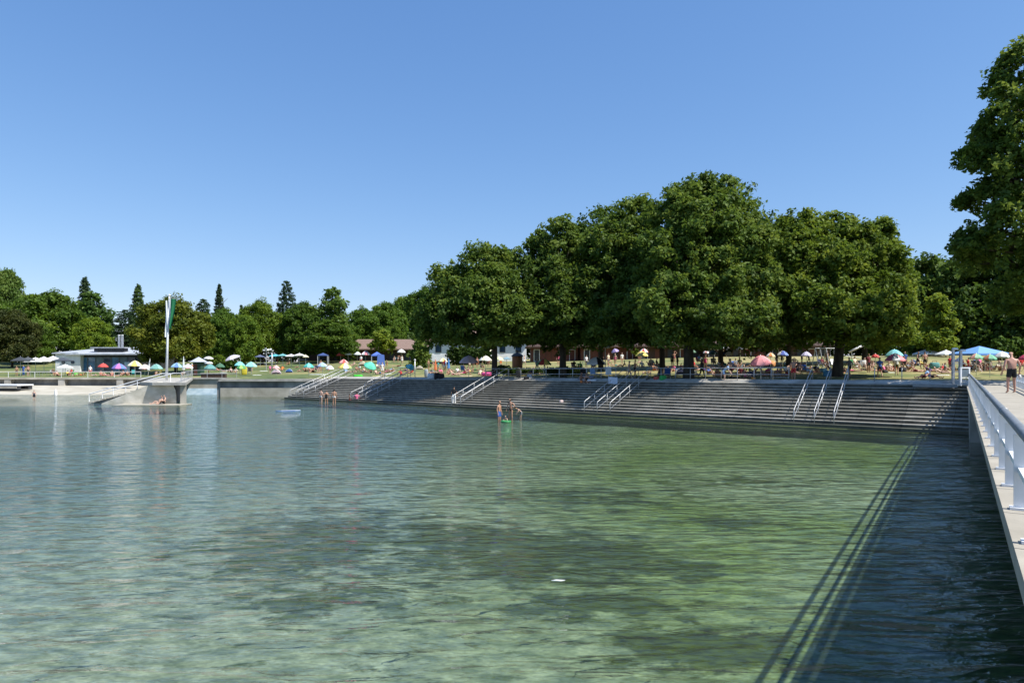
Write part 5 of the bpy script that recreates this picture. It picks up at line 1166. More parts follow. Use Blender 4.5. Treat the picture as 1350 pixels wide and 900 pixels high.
for a in (
 (136,482,13,[Re],'plain red round parasol on the terrace lawn before the café'),
 (157,483.5,18,[(190,110,180),Bl,(120,110,190)],'purple and blue gored parasol before the café'),
 (178,480,18,[Ye,Cr],'pale yellow parasol right of the purple and blue parasol'),
 (191,484,15,[(240,190,180),Wh],'pale pink and white parasol beside the yellow parasol'),
 (206,484,17,[(100,160,150),(130,180,170)],'grey green parasol between folded white parasol and flagpole'),
 (233,482,15,[Bl,LB],'blue and light blue gored parasol just right of the flagpole'),
 (248,483,13,[(240,180,190),Wh],'pink and white parasol beside the slender closed parasol'),
 (257,482,11,[(170,110,150),Or],'purple and orange parasol left of the pyramid roofed kiosk'),
 (277,484,16,[(90,150,145)],'dull green parasol left behind the brown bench wall'),
 (290,482,13,[(60,110,80)],'dark green low parasol near the kiosk'),
 (316,480,14,[Aq],'aqua parasol left in the trio with lime parasol'),
 (318,484,13,[Li,Gr],'lime green parasol in front of two aqua parasols'),
 (331,481,16,[Aq,(150,220,215)],'wide aqua parasol right of the lime parasol'),
 (364,484,10,[(240,170,165)],'small pink parasol topping the pale pink tent'),
 (407,482,14,[Aq,Te],'aqua parasol over the sitting circle in front of the far steps'),
 (425,481,13,[LB,(170,190,230)],'light blue round parasol over the sitting circle'),
 (435,484.5,11,[Wh,(210,220,230)],'flat whitish parasol right of the light blue one'),
 (449,467,11,[Re],'red parasol at the left end of the brown hall'),
 (459,466,10,[Wh,Cr],'small white parasol beside the red one at the brown hall'),
 (453,477,13,[Re,(240,170,160)],'red and pale parasol standing over an orange and yellow one'),
 (455,483,18,[Or,Ye,Wh,(160,190,110)],'orange, yellow and white gored parasol at the first rails'),
 (471,466,10,[(200,225,225),Wh],'pale aqua parasol before the brown hall'),
 (482,466,13,[Pk,Wh],'pale pink parasol before the brown hall'),
 (529,463,11,[Wh],'white parasol alone before the right half of the brown hall'),
 (584,475,12,[Ye,Cr],'yellow parasol between the closed orange and closed blue ones'),
 (618,475,25,[LP2,(200,180,200)],'wide pale lilac parasol left of the straight trunk'),
 (640,473,17,[Wh,Cr],'wide white parasol just left of the straight trunk'),
 (658,473,12,[(240,236,170)],'pale yellow parasol just right of the straight trunk'),
 (646,462,8,[Cr],'small cream parasol far behind the white parasol'),
 (717,478,20,[Re,Ye,(80,170,80),Wh,Gr],'red, yellow, green and white gored parasol near the second trunk'),
 (786,477,26,[Bk,Wh,Bk,Wh,Wh,Wh,Bk,Wh],'black and white gored parasol behind the white signboard'),
 (846,467,17,[Ye,(240,215,120)],'yellow parasol below a red and white one in the shade'),
 (849,462.5,12,[Wh,Re],'white and red parasol above the yellow parasol'),
 (913,463,9,[(90,130,100)],'small dark green parasol right of the largest trunk'),
 (931,464,8,[Wh,(220,150,140)],'small white and red parasol in the row right of the largest trunk'),
 (940,465,13,[DG,(60,96,84)],'dark green flat parasol in the row right of the largest trunk'),
 (952,466,12,[(70,74,120),(90,94,150)],'violet blue parasol between dark green and cream parasols'),
 (961,466,11,[Cr,Wh],'cream parasol at the end of the row right of the largest trunk'),
 (976,459,10,[Gy,(90,96,104)],'grey pointed parasol on a thin pole before the dark cabins'),
 (1001,466,13,[(222,130,110)],'salmon parasol behind the big pink parasol'),
 (1016,468,12,[(238,205,150),Wh,Or],'peach and white parasol right of the salmon one'),
 (1032,466,15,[(110,140,210),Wh,(80,100,190)],'blue and white striped parasol in the grove'),
 (1063,467,14,[(196,190,220)],'pale lilac parasol left of the swing posts'),
 (1154,469,10,[Re,(220,60,60)],'small bright red parasol behind the person in blue shirt'),
 (1179,466,22,[Aq,(110,190,200)],'aqua parasol standing above a pink one'),
 (1180,472,25,[Pk,(230,120,170),Wh],'pink parasol with a white gore below the aqua one'),
 (1264,474,9,[(244,200,200),Wh],'small pale pink parasol behind the capped poles'),
 (1287,470,16,[(110,180,140),(240,170,150),(150,200,160)],'green and pink gored parasol at the marquee\'s front'),
 (1305,471,16,[(100,180,140),(220,130,90),(120,190,150)],'green and orange gored parasol right of the green and pink one'),
 (1321,468,18,[Wh],'white parasol behind the bald man\'s shoulder'),
 (1351,471,14,[(205,50,90)],'crimson parasol right of the bald man'),
): parasol(*a)
parasol(488, 481, 17, [(70,200,165),(90,215,180)], 'large teal parasol tilted towards the right at the second rails', (26,20))
parasol(541, 483, 12, [(70,170,185),(90,190,200)], 'teal blue parasol tilted to the right beside a pale post', (30,14))
parasol(949, 459.5, 11, [Wh,Cr], 'white parasol tilted steeply beside a black and white one', (24,24))
parasol(958, 459.5, 10, [Bk,Wh,Bk], 'black and white parasol tilted steeply beside a white one', (34,16))
parasol(1003, 475, 27, [(236,130,135),(240,150,150)], 'big pink parasol tilted left over the people at the lawn railing', (-9,13), Y=51)
parasol(1019, 478, 9, [(232,150,80)], 'orange parasol canopy leaning on its side right of the big pink one', (50,24), dome=.4)
parasol(811, 462, 10, [Li_,(150,130,190)], 'lilac parasol tilted in the shade before the rust red cabins', (-14,8))
# big square sunshades
def square_shade(px, py, wpx, Y, hpx, col, label, valance=.14, name='square_parasol', legs=False, cat='parasol', group='large square sunshades'):
    """py: eave line; hpx: roof height in photo pixels"""
    k = Y/F; w = wpx*k/2; g = on_lawn_Y(px, Y); z = E-(py-HZ)*k-g.z; h = hpx*k
    r = thing(name, label, cat, g, R(8), group); mb = MB()
    v = [(-w,-w,z),(w,-w,z),(w,w,z),(-w,w,z),(0,0,z+h)]+[(-w,-w,z-valance),(w,-w,z-valance),(w,w,z-valance),(-w,w,z-valance)]
    mb.add(v, [(0,1,4),(1,2,4),(2,3,4),(3,0,4),(5,6,1,0),(6,7,2,1),(7,8,3,2),(8,5,0,3)]); mb.build('canopy', paint(col), r)
    if legs:
        for sx in (-1,1):
            for sy in (-1,1): mb = MB(); mb.tube([(sx*w*.96,sy*w*.96,-.05),(sx*w*.96,sy*w*.96,z)], .035, 6); mb.build('leg', M['white_paint'], r)
    else:
        mb = MB(); mb.tube([(0,0,-.05),(0,0,z+h+.1)], .04, 8); mb.build('pole', M['galvanised'], r)
    return r
square_shade(47,476,18,118,5,Wh,'large white terrace sunshade left of its two white neighbours')
square_shade(58,475.5,18,119,5.5,Wh,'large white terrace sunshade between two white neighbours')
square_shade(70,475,18,120,6,Wh,'large white terrace sunshade nearest to the annex')
square_shade(27,475,16,112,5,(60,64,68),'dark grey terrace sunshade farthest from the café')
square_shade(37,474,12,114,3.5,(80,84,88),'dark grey sunshade with pale top beside the white terrace sunshades')
square_shade(83,475,18,112,4,(70,76,84),'dark grey flat sunshade in front of the annex')
square_shade(86,484,14,108,4,Wh,'low white sunshade below the dark grey one at the annex')
square_shade(1223,466,25,92,6.5,Wh,'white pointed sunshade left of its white twin near the pier')
square_shade(1247,466.5,18,88,5.5,Wh,'white pointed sunshade right of its white twin, just left of the capped poles')
square_shade(1291,466,48,62,10,(110,160,225),'blue marquee roof on white legs behind the pier','x' and .16,'marquee',True,'marquee','marquees')
square_shade(426,468,13,128,3,(60,80,130),'dark blue square pavilion on thin legs before the brown hall',.16,'pavilion',True,'pavilion','marquees')
square_shade(497,468,14,120,4.5,(80,110,190),'blue pavilion tent with a side wall before the brown hall',.2,'pavilion',True,'pavilion','marquees')
mb = MB(); p = on_lawn_Y(502, 119); mb.prism([(-.7,0,0),(.7,.2,0),(.55,.2,2.0),(-.55,0,2.2)], (0,.05,0)); tag(mb.build('tent_wall', paint((90,120,195)), None, False, p), 'loose blue side wall hanging at the blue pavilion tent', 'tent wall')
for px, py, w, col, lab in ((343,470,11,(90,100,130),'slate blue flat awning left in the awning row'),(363,469,14,(90,180,200),'aqua flat awning in the awning row'),(373,468.5,12,(110,170,170),'dull teal flat awning in the awning row'),
      (384,469,13,(236,232,236),'white flat awning in the awning row left of its white twin'),(395,468,12,Wh,'white flat awning at the awning row\'s end'),(403,470,7,Cr,'small cream awning beyond the awning row')):
    square_shade(px,py,w,122,2.4,col,lab,.12,'flat_awning',False,'awning','flat awnings in a row')
square_shade(668,473,10,110,3,(120,150,160),'small grey blue awning behind the round wooden cabin',.1,'flat_awning',False,'awning','flat awnings in a row')
# closed parasols
def closed(px, foot, top, col, label, lean=0):
    p = on_lawn(px, foot); k = p.y/F; h = (foot-top)*k
    r = thing('closed_parasol', label, 'parasol', p, 0, 'closed parasols'); m = Vector((lean,0,0))
    mb = MB(); vs_, fs_ = [], []; prof = [(.03,1.0),(.09,.82),(.15,.55),(.20,.36),(.17,.30)]
    for q, z in prof:
        for a in range(16): w = a*math.pi/8; qq = q*(1 if a % 2 else .72); vs_.append((qq*math.cos(w)+lean*z, qq*math.sin(w), h*z))
    for i in range(4):
        for a in range(16): fs_.append((i*16+a, i*16+(a+1)%16, (i+1)*16+(a+1)%16, (i+1)*16+a))
    mb.add(vs_, fs_); mb.build('folded_canopy', paint(col), r, False)
    mb = MB(); mb.tube([(0,0,-.1),(lean*1.03,0,h*1.03)], .025, 8); mb.build('pole', paint((225,225,222), .4), r)
closed(574, 494, 473.5, (226,130,80), 'closed orange parasol standing among seated bathers')
closed(591.5, 492, 472.5, (90,150,215), 'closed blue parasol standing among seated bathers')
closed(242, 494, 469, (226,232,240), 'slender closed white parasol right of the flagpole')
closed(195, 493, 471, (214,216,220), 'closed white parasol leaning above the jetty stairs', .35)
# cantilever and double parasol
p = on_lawn_Y(308, 120); r = thing('cantilever_parasol', 'pale grey cantilever parasol tilted before dark trees', 'parasol', p)
mb = MB(); mb.tube([(1.2,0,0),(1.2,0,2.0),(.9,0,2.6),(0,0,2.75)], .05, 8); mb.build('mast', M['galvanised'], r)
c = canopy(1.35, .5, [(214,216,220),(200,196,214)]).build('canopy', [paint((214,216,220)), paint((200,196,214))], r); c.location = (-.2,0,2.2); c.rotation_euler = (R(12),R(-18),0)
p = on_lawn_Y(275, 104); r = thing('double_parasol', 'white two tiered parasol on a reddish pole beside the kiosk', 'parasol', p); k = 104/F
mb = MB(); mb.tube([(0,0,-.1),(0,0,(489-467)*k)], .06, 8); mb.build('pole', M['wood_red'], r)
for z, rr in ((489-471, .62), (489-467, .72)):
    c = canopy(rr, .28, [Wh]).build('canopy', paint(Wh), r); c.location = (0,0,z*k-.3+(.25 if rr > .7 else 0))

# ------------------------------------------------------------------ tents, mats, bags and other beach things
def dome(px, py, wpx, col, label, sy=.8, hh=.85, open_=True):
    p = on_lawn(px, py); w = wpx*p.y/F/2
    r = thing('beach_tent', label, 'beach tent', p, 0, 'beach tents'); mb = MB(); vs_, fs_ = [], []
    for i in range(7):
        t = i/6*math.pi/2
        for a in range(17):
            q = math.pi*a/16; vs_.append((w*math.cos(q)*math.cos(t*.0+0)*math.cos(t)**.6 if i else w*math.cos(q), w*sy*math.sin(q)*math.cos(t)+0, w*hh*1.25*math.sin(t)*(.35+.65*math.sin(q)**.5 if q > 0 else .35)))
    for i in range(6):
        for a in range(16): fs_.append((i*17+a, i*17+a+1, (i+1)*17+a+1, (i+1)*17+a))
    mb.add(vs_, fs_); o = mb.build('shell', paint(col), r, True)
    mb = MB(); mb.prism([(-w*.9,0,.01),(w*.9,0,.01),(w*.7,-w*.55,.01),(-w*.7,-w*.55,.01)], (0,0,.015)); mb.build('floor', paint((150,150,150)), r)
    mb = MB(); mb.tube([(w*math.cos(math.pi*a/12),0,w*hh*1.05*math.sin(math.pi*a/12)) for a in range(13)], .02, 5); mb.build('hoop', paint((220,220,220)), r)
dome(381, 491, 10, (70,120,190), 'blue dome beach shell alone on the lawn')
dome(364, 493, 13, (226,200,206), 'pale pink pop up tent below the small pink parasol')
dome(553, 487, 10, (214,204,176), 'beige pop up tent beside the young thin tree')
dome(875, 495, 17, (30,46,86), 'navy tent behind the lawn railing left of the largest trunk', .8, 1.2)
dome(898, 494, 15, (24,34,70), 'darker navy tent touching the largest trunk', .8, 1.1)
dome(990, 496, 13, (28,44,96), 'deep blue windbreak tent under the big pink parasol', .8, .9)
dome(1205, 482, 14, (70,84,120), 'slate blue half of a beach shade right of the pink parasol', .8, 1.0)
dome(1213, 481, 12, (236,208,120), 'yellow beach shade beside its slate blue half', .8, 1.05)
dome(478, 482, 11, (222,206,176), 'cream pop up tent behind the teal tilted parasol')
def mat_(px, py, wpx, col, label, d=.75, rz=0, name='towel', cat='towel', th=.03):
    p = on_lawn(px, py); w = wpx*p.y/F
    mb = MB(); n = 8; vs_, fs_ = [], []
    for i in range(n+1):
        for j in range(4): vs_.append(((i/n-.5)*w, (j/3-.5)*d, th+.012*math.sin(i*1.9+j*2.3)))
    for i in range(n):
        for j in range(3): fs_.append((i*4+j, (i+1)*4+j, (i+1)*4+j+1, i*4+j+1))
    k = len(vs_); vs_ += [(x, y, -.05) for x, y, z in vs_]
    fs_ += [tuple(k+v for v in f[::-1]) for f in fs_]
    rim = [i*4 for i in range(n+1)]+[n*4+j for j in range(1,4)]+[i*4+3 for i in range(n-1,-1,-1)]+[2,1]
    fs_ += [(rim[i], rim[(i+1)%len(rim)], k+rim[(i+1)%len(rim)], k+rim[i]) for i in range(len(rim))]
    mb.add(vs_, fs_); o = mb.build(name, paint(col, .9), None, True, p); o.rotation_euler = (0,0,R(rz)); tag(o, label, cat, 'towels and mats on the lawn')
mat_(903,504.5,30,(40,56,130),'long blue mat on the grass below the lawn railing',.8,-37,'mat','mat')
mat_(735,506,1.5,Wh,'small white cloth at the top step near the second trunk',.3)
mat_(592,500,17,(240,238,220),'cream towel on the grass at the head of the step lawn edge',.7,-30)
mat_(614,495.5,16,(230,200,180),'peach towel below the woman in red swimsuit',.8,-20)
mat_(420,493.5,20,Wh,'white blanket under the circle of sitting people',1.6,-20)
mat_(339,494.5,10,Wh,'white towel on the lawn right of the black folding chair',.8)
mat_(348,489,9,(240,238,236),'white towel alone on the open lawn',.9)
mat_(297,491,12,Wh,'white towel under the pale sunbather near the bench wall',.7)
mat_(496,495.5,8,(230,222,150),'yellow towel under the teal parasol',.8,-20)
mat_(511,493,9,Wh,'white towel right of the white dress',.9,-20)
mat_(1030,497.5,17,Wh,'white towel under the sunbather in orange briefs',.8,-37)
mat_(1008,498,9,(236,220,214),'pale towel below the big pink parasol pole',.8,-37)
mat_(966,502,20,(224,184,90),'ochre towel on the grass right of the leaning man',.8,-37)
mat_(941,498.5,11,(220,200,190),'beige towel left of the leaning man',.8,-37)
mat_(1105,491,18,(236,150,130),'coral towel beside the double trunk',.8,-37)
mat_(1085,497.5,12,(214,206,160),'straw coloured mat by the steep handrails',.8,-37,'mat','mat')
mat_(1172,491,8,(210,216,214),'pale grey towel under the fair haired person near the pink parasol',.8)
mat_(1243,494.5,14,(240,232,226),'white towel under the pale sunbather near the capped poles',.8,-30)
mat_(150,494.5,16,(240,170,170),'pink towel on the terrace lawn before the café',.8)
mat_(858,502,12,(236,232,214),'white towel with clothes below the navy tent',.8,-37)
mat_(647,497.5,7,(70,190,150),'green towel beside the pink inflatable',.7,-30)
mat_(530,484,9,(170,210,190),'pale green towel before the brown hall',.9)
mat_(560,501,16,(236,234,224),'long pale mat at the foot of the pale post',.5,-30,'mat','mat')
def blob(px, py, w, h, d, col, label, name, cat, pos=None, rough=.8):
    """soft bag: a rounded box with handles"""
    p = on_lawn(px, py) if pos is None else pos
    r = thing(name, label, cat, p, R(random.uniform(-30,30))); mb = MB(); vs_, fs_ = [], []
    pr_ = [(.86,0),(1,.12),(1.02,.5),(.94,.85),(.75,1.0)]
    for q, z in pr_:
        for a in range(16):
            u = a*math.pi/8; cx = abs(math.cos(u))**.5*math.copysign(1,math.cos(u)); sx = abs(math.sin(u))**.5*math.copysign(1,math.sin(u)); vs_.append((cx*q*w/2, sx*q*d/2, z*h))
    for i in range(4):
        for a in range(16): fs_.append((i*16+a, i*16+(a+1)%16, (i+1)*16+(a+1)%16, (i+1)*16+a))
    fs_ += [tuple(range(16))[::-1], tuple(range(64,80))]
    mb.add(vs_, fs_); mb.build('body', paint(col, rough), r, True)
    mb = MB(); mb.tube([(-w*.25,0,h*.95),(-w*.2,0,h*1.25),(w*.2,0,h*1.25),(w*.25,0,h*.95)], .018, 5); mb.build('handle', paint((40,40,42)), r)
for a in (
 (568.5,500,.75,.62,.5,(225,232,235),'white cool box standing at the lawn edge left of the dark bags','cool_box','cool box'),
 (576,501,.55,.7,.45,(22,22,26),'black tall bag beside the white cool box','beach_bag','bag'),
 (582,501,.6,.6,.45,(30,30,34),'black wide bag right of the tall black bag','beach_bag','bag'),
 (694,501.5,.5,.34,.4,(18,18,20),'black bag lying at the lawn edge near the grey towel','beach_bag','bag'),
 (698,499.5,.5,.42,.4,(220,224,230),'white and blue bag behind the black bag at the lawn edge','beach_bag','bag'),
 (322,494,.75,1.3,.6,(196,180,50),'tall yellow green bag on the lawn before the lime parasol','beach_bag','bag'),
 (874,503.5,.55,.5,.4,(50,160,80),'green bag on the white towel below the navy tent','beach_bag','bag'),
 (866,503.5,.5,.4,.4,(200,90,80),'red bundle of clothes beside the green bag','clothes_bundle','clothes'),
 (855,504,.5,.22,.4,(40,34,32),'dark shoes and cloth heap at the edge of the white towel','clothes_bundle','clothes'),
 (993,501,.3,.22,.22,(226,150,50),'small orange ball bag on the grass below the big pink parasol','beach_bag','bag'),
 (1092,496,.8,.5,.5,(80,150,190),'light blue cool box at the head of the steep handrails','cool_box','cool box'),
 (1085,491,.7,.4,.5,(120,170,190),'pale blue bag under the white table','beach_bag','bag'),
 (1190,490,.6,.4,.5,(28,28,30),'black bag on the lawn right of the man in white shirt','beach_bag','bag'),
 (1166,491.5,.5,.25,.4,(40,40,40),'flat dark bag left of the man in white shirt','beach_bag','bag'),
 (1232,486,.8,.6,.6,(90,150,150),'teal cool box on the lawn left of the capped poles','cool_box','cool box'),
 (472,497.5,1.1,.34,.7,(70,190,60),'bright green inflatable lying at the head of the first rails','inflatable','inflatable'),
 (642,495.5,1.2,.42,.8,(232,80,150),'bright pink inflatable lying left of the step rails','inflatable','inflatable'),
 (100,491,.5,.5,.4,(110,190,90),'green bag on the terrace lawn before the annex','beach_bag','bag'),
 (968,501.5,.8,.3,.5,(70,66,60),'dark bag on the ochre towel right of the leaning man','beach_bag','bag'),
 (562,497,.4,.9,.4,(150,160,170),'grey trolley bag left of the white cool box','beach_bag','bag'),
 (1058,488,.7,.55,.5,(60,110,190),'blue round cushion behind the woman with raised arm','cushion','cushion'),
): blob(*a)
s = s_of(723); q = stp(s, 3.2/13); blob(0,0,.36,.2,.26,(206,186,180),'small heap of white and red clothes on a middle step','clothes_bundle','clothes',Vector((q.x+.2,q.y+.2,stp(s,4/13).z)))
s = s_of(728); q = stp(s, 12.5/13); blob(0,0,.8,.14,.4,(240,240,238),'white crumpled towel on the top step beside the woman in black','crumpled_towel','towel',Vector((q.x,q.y,stp(s,1).z)))
# grey towel spread over the top steps
mb = MB(); mb.prism([(0,0,0),(1.1,-.75,0),(1.45,-.3,.26),(.35,.45,.26)], (0,0,.05)); s = s_of(704); q = stp(s, 1.05)
tag(mb.build('grey_towel', paint((128,124,128)), None, False, Vector((q.x,q.y,q.z+.05))), 'grey towel propped at the lawn edge left of the seated pair', 'towel')
# towel on the handrail
q = stp(s_of(791), .86); mb = MB(); p0 = Vector((0,0,0)); vs_, fs_ = [], []
for i in range(9):
    for j in range(7): vs_.append(((i/8-.5)*.72, .04*math.sin(i*1.3)*(j/6)-.05, -j/6*.52+.03*math.sin(i*.8)))
for i in range(8):
    for j in range(6): fs_.append((i*7+j,(i+1)*7+j,(i+1)*7+j+1,i*7+j+1))
mb.add(vs_, fs_); mb.add([(x,y+.02,z) for x,y,z in vs_], [f[::-1] for f in fs_]); o = mb.build('hanging_towel', paint((190,204,224)), None, True, at(808,497,q.y)); o.rotation_euler = (0,0,R(-10)); tag(o, 'pale blue towel hanging over the step handrails below the white signboard', 'towel')
# white signboard
p = on_lawn(802, 502); r = thing('signboard', 'white notice board on a post behind the lawn railing', 'sign', p)
mb = MB(); mb.tube([(0,0,-.1),(0,0,1.3)], .03, 8); mb.build('post', M['galvanised'], r)
mb = MB(); mb.box((0,-.04,.85),(.48,.03,.68)); b_ = mb.build('board', M['white_paint'], r)
mb = MB()
for i, w in enumerate((.30,.34,.28,.33,.22)): mb.box((-.01,-.058,1.06-i*.095),(w,.006,.026))
mb.build('print_lines', paint((120,140,130)), b_)
# round wooden cabin, bin, bench wall, kiosk, hedge
p = on_lawn(682, 489.5); k = p.y/F; r = thing('round_cabin', 'round brown wooden cabin with a dark pointed roof on the lawn', 'cabin', p); h = 20*k; ra = 6.6*k
mb = MB()
for a in range(26):
    w = 2*math.pi*a/26; mb.box((ra*math.cos(w), ra*math.sin(w), h/2), (.05, ra*.225, h), w)
mb.build('plank_wall', M['wood_orange'], r)
mb = MB(); mb.lathe((0,0,h), [(ra*1.18,-.05),(ra*1.2,.05),(ra*.85,.28),(.05,.5)], 26); mb.build('roof', M['dark'], r)
mb = MB(); mb.lathe((0,0,h+.45), [(.08,0),(.10,.25),(.22,.3),(.04,.42)], 12); mb.build('vent', M['dark'], r)
p = on_lawn(683.5, 502.5); r = thing('litter_bin', 'black litter bin hung at the lawn railing', 'bin', p)
mb = MB(); mb.lathe((0,0,.3), [(.17,0),(.21,.05),(.23,.6),(.24,.62),(.21,.63),(.2,.3)], 18); mb.build('body', M['dark'], r, True)
mb = MB(); mb.lathe((0,0,1.02), [(.25,0),(.24,.08),(.1,.15)], 18); mb.build('lid', M['dark'], r, True)
mb = MB(); mb.tube([(0,.2,-.1),(0,.2,1.1)], .025, 6); mb.build('post', M['galvanised'], r)
p = on_lawn_Y(282, 86.8); r = thing('bench_wall', 'low red brown timber bench wall with pale seat above the recessed wall', 'bench', p); w = 32*86.8/F/2
mb = MB(); mb.box((0,0,.28),(2*w,.5,.56)); mb.build('base', M['wood_brown'], r)
mb = MB(); mb.box((0,0,.60),(2*w+.1,.66,.08)); mb.build('seat', M['pale_concrete'], r)
p = on_lawn_Y(262, 100); k = 100/F; r = thing('kiosk', 'small green kiosk with a grey pyramid roof beside the lawn', 'kiosk', p); h = E-(477-HZ)*k-p.z
mb = MB(); mb.box((0,0,h/2),(1.15,1.15,h)); mb.build('wall', paint((38,70,54)), r)
mb = MB(); mb.add([(-.95,-.95,h),(.95,-.95,h),(.95,.95,h),(-.95,.95,h),(0,0,h+.75)], [(0,1,4),(1,2,4),(2,3,4),(3,0,4),(3,2,1,0)]); mb.build('roof', M['roof_metal'], r)
mb = MB(); mb.box((-.2,-.59,h*.45),(.5,.04,h*.8)); mb.build('door', M['wood_red'], r)
shrub('dark clipped hedge strip at the lawn edge behind the lawn railing and cabin', 690, 494.5, 5.2, .75, None, (.45,.55,.5), .12, 'hedge', 8)
shrub('dark low shrub right of the straight trunk', 664, 492, 1.2, .9, None, (.35,.42,.35))
shrub('dark hedge strip behind the railing below the second trunk', 745, 495, 4.4, .8, None, (.4,.5,.45), .12, 'hedge', 7)
shrub('grey green bush behind the marquee and the bald man', 1345, 476, 5.5, 2.3, 76, (.9,1.0,1.1), .2)
shrub('dark bush beside the red parasol and green pavilion', 634, 464, 3.0, 1.6, None, (.5,.65,.55), .2)
shrub('dark rounded bush before the white house left of the straight trunk', 610, 470, 4.6, 3.0, 118, (.4,.5,.42), .2)
shrub('dark rounded bush before the white house nearer the straight trunk', 632, 470, 4.0, 2.6, 116, (.45,.55,.5), .2)
shrub('low bush behind the wooden kiosk', 300, 478, 4.0, 1.6, 128, (.6,.7,.5), .2)
shrub('pale flowering shrub at the treeline near the kiosk', 286, 470, 2.6, 2.6, 130, (1.6,1.5,1.2), .16)
# lamp cluster, lamp posts, swing posts
p = on_lawn_Y(351, 112); k = 112/F; r = thing('lamp_mast', 'thin grey mast carrying a cluster of white lamp panels above the lawn', 'lamp mast', p); h = (483-455)*k
mb = MB(); mb.tube([(0,0,-.1),(0,0,h+.2)], .06, 8); mb.build('mast', M['galvanised'], r)
for i, (x, z) in enumerate(((-.35,.1),(-.05,.3),(.35,.15),(.75,.25),(1.1,-.05),(.9,-.4),(.45,-.35),(-.4,-.45))):
    mb = MB(); mb.box((x,-.1,h+z-.3),(.34,.06,.22),.3*i,0,('X',.5*math.sin(i*2))); mb.build('lamp_panel', M['white_paint'], r)
mb = MB(); mb.tube([(-.45,0,h-.3),(1.15,0,h-.3)], .03, 6); mb.build('cross_bar', M['galvanised'], r)
p = on_lawn_Y(358.5, 110); mb = MB(); mb.tube([(0,0,-.1),(0,0,2.9)], .1, 10); mb.tube([(0,0,2.75),(.5,-.1,2.85)], .04, 6); tag(mb.build('shower_post', M['galvanised'], None, True, p), 'thick grey shower post beside the lamp mast', 'shower')
for px, py, top, lab in ((547,496,475,'pale post at the lawn edge right of the teal blue tilted parasol'),(253,489,475,'grey lamp post left of the kiosk')):
    p = on_lawn(px, py); h = (py-top)*p.y/F; r = thing('pale_post', lab, 'post', p)
    mb = MB(); mb.tube([(0,0,-.1),(0,0,h)], .06, 8); mb.build('shaft', M['white_paint'], r, True)
    mb = MB(); mb.lathe((0,0,h), [(.1,0),(.14,.08),(.05,.16)], 10); mb.build('cap', M['white_paint'], r, True)
p = on_lawn_Y(798, 84); k = 84/F; r = thing('street_lamp', 'grey twin headed lamp post behind the black and white parasol', 'lamp post', p); h = E-(458-HZ)*k-p.z
mb = MB(); mb.tube([(0,0,-.1),(0,0,h)], .05, 8); mb.tube([(-.35,0,h),(.35,0,h)], .03, 6); mb.build('pole', M['galvanised'], r)
for x in (-.35,.35): mb = MB(); mb.lathe((x,0,h-.05), [(.03,.25),(.2,.12),(.22,0),(.1,-.06)], 12); mb.build('lamp_head', M['white_paint'], r, True)
p = on_lawn_Y(1082, 74); k = 74/F; r = thing('swing_frame', 'pale metal swing frame beside the dark double trunk', 'swing', p); b = E-(459-HZ)*k-p.z
for px in (1075,1081,1089,1103):
    x = (px-1082)*k; mb = MB(); mb.tube([(x-.15,.6,-.1),(x,0,b)], .05, 8); mb.tube([(x+.1,-.6,-.1),(x,0,b)], .05, 8); mb.build('leg_pair', M['galvanised'], r)
mb = MB(); mb.tube([(-7*k,0,b),(21*k,0,b)], .05, 8); mb.build('top_bar', M['galvanised'], r)
for px in (1085,1097):
    x = (px-1082)*k
    mb = MB(); mb.tube([(x-.2,0,b),(x-.2,0,.75)], .012, 4); mb.tube([(x+.2,0,b),(x+.2,0,.75)], .012, 4); mb.build('chain', M['galvanised'], r)
    mb = MB(); mb.box((x,0,.73),(.5,.22,.05)); mb.build('seat', M['white_paint'], r)
# slanted awning pole and white tables
p = on_lawn_Y(1122, 70); k = 70/F; r = thing('slanted_awning', 'white rolled awning on a slanted boom right of the double trunk', 'awning', p); z = E-(458-HZ)*k-p.z
mb = MB(); mb.tube([(-.2,0,z-.45),(1.45,0,z+.32)], .10, 10); mb.lathe((1.5,0,z+.3), [(.05,-.18),(.2,-.1),(.2,.12),(.05,.2)], 12); mb.build('boom', M['white_paint'], r, True)
mb = MB(); mb.tube([(.05,0,-.1),(.05,0,z-.3)], .035, 8); mb.tube([(-.2,0,z-.95),(1.0,0,z-1.05)], .03, 6); mb.build('frame', M['galvanised'], r)
def table(px, py, w, label, top, z=.72, Y=None):
    p = on_lawn(px, py) if Y is None else on_lawn_Y(px, Y); r = thing('table', label, 'table', p, R(random.uniform(-15,15)), 'tables on the lawn')
    mb = MB(); mb.box((0,0,z),(w,.75,.05)); mb.build('tabletop', top, r)
    for sx in (-1,1):
        for sy in (-1,1): mb = MB(); mb.tube([(sx*(w/2-.06),sy*.32,-.05),(sx*(w/2-.06),sy*.32,z-.025)], .022, 6); mb.build('leg', M['galvanised'], r)
table(1084, 489, 1.5, 'white table in the shade left of the double trunk', M['white_paint'])
table(345, 483, 1.7, 'pale picnic table behind the open lawn', M['white_paint'])
table(399, 479, 1.6, 'white table below the white awnings', M['white_paint'])
table(375, 478, 1.6, 'white table below the teal awning', M['white_paint'])
table(919, 481, 1.7, 'pale table amid the seated group right of the largest trunk', M['pale_concrete'])
table(1129, 489, 1.4, 'white table below the slanted awning boom', M['white_paint'])
table(1310, 489, 1.8, 'pale table under the marquee left of the bald man', M['pale_concrete'])
table(57, 488, 1.6, 'dark terrace table below the white terrace sunshades', M['dark'], .74, 112)
table(48, 488, 1.6, 'dark terrace table at the outer white terrace sunshade', M['dark'], .74, 111)
table(775, 484, 1.6, 'dark table in deep shade right of the second trunk', M['grey_panel'])
chair(on_lawn(329, 493), 20, 'black', 'black folding chair beside the tall yellow green bag')
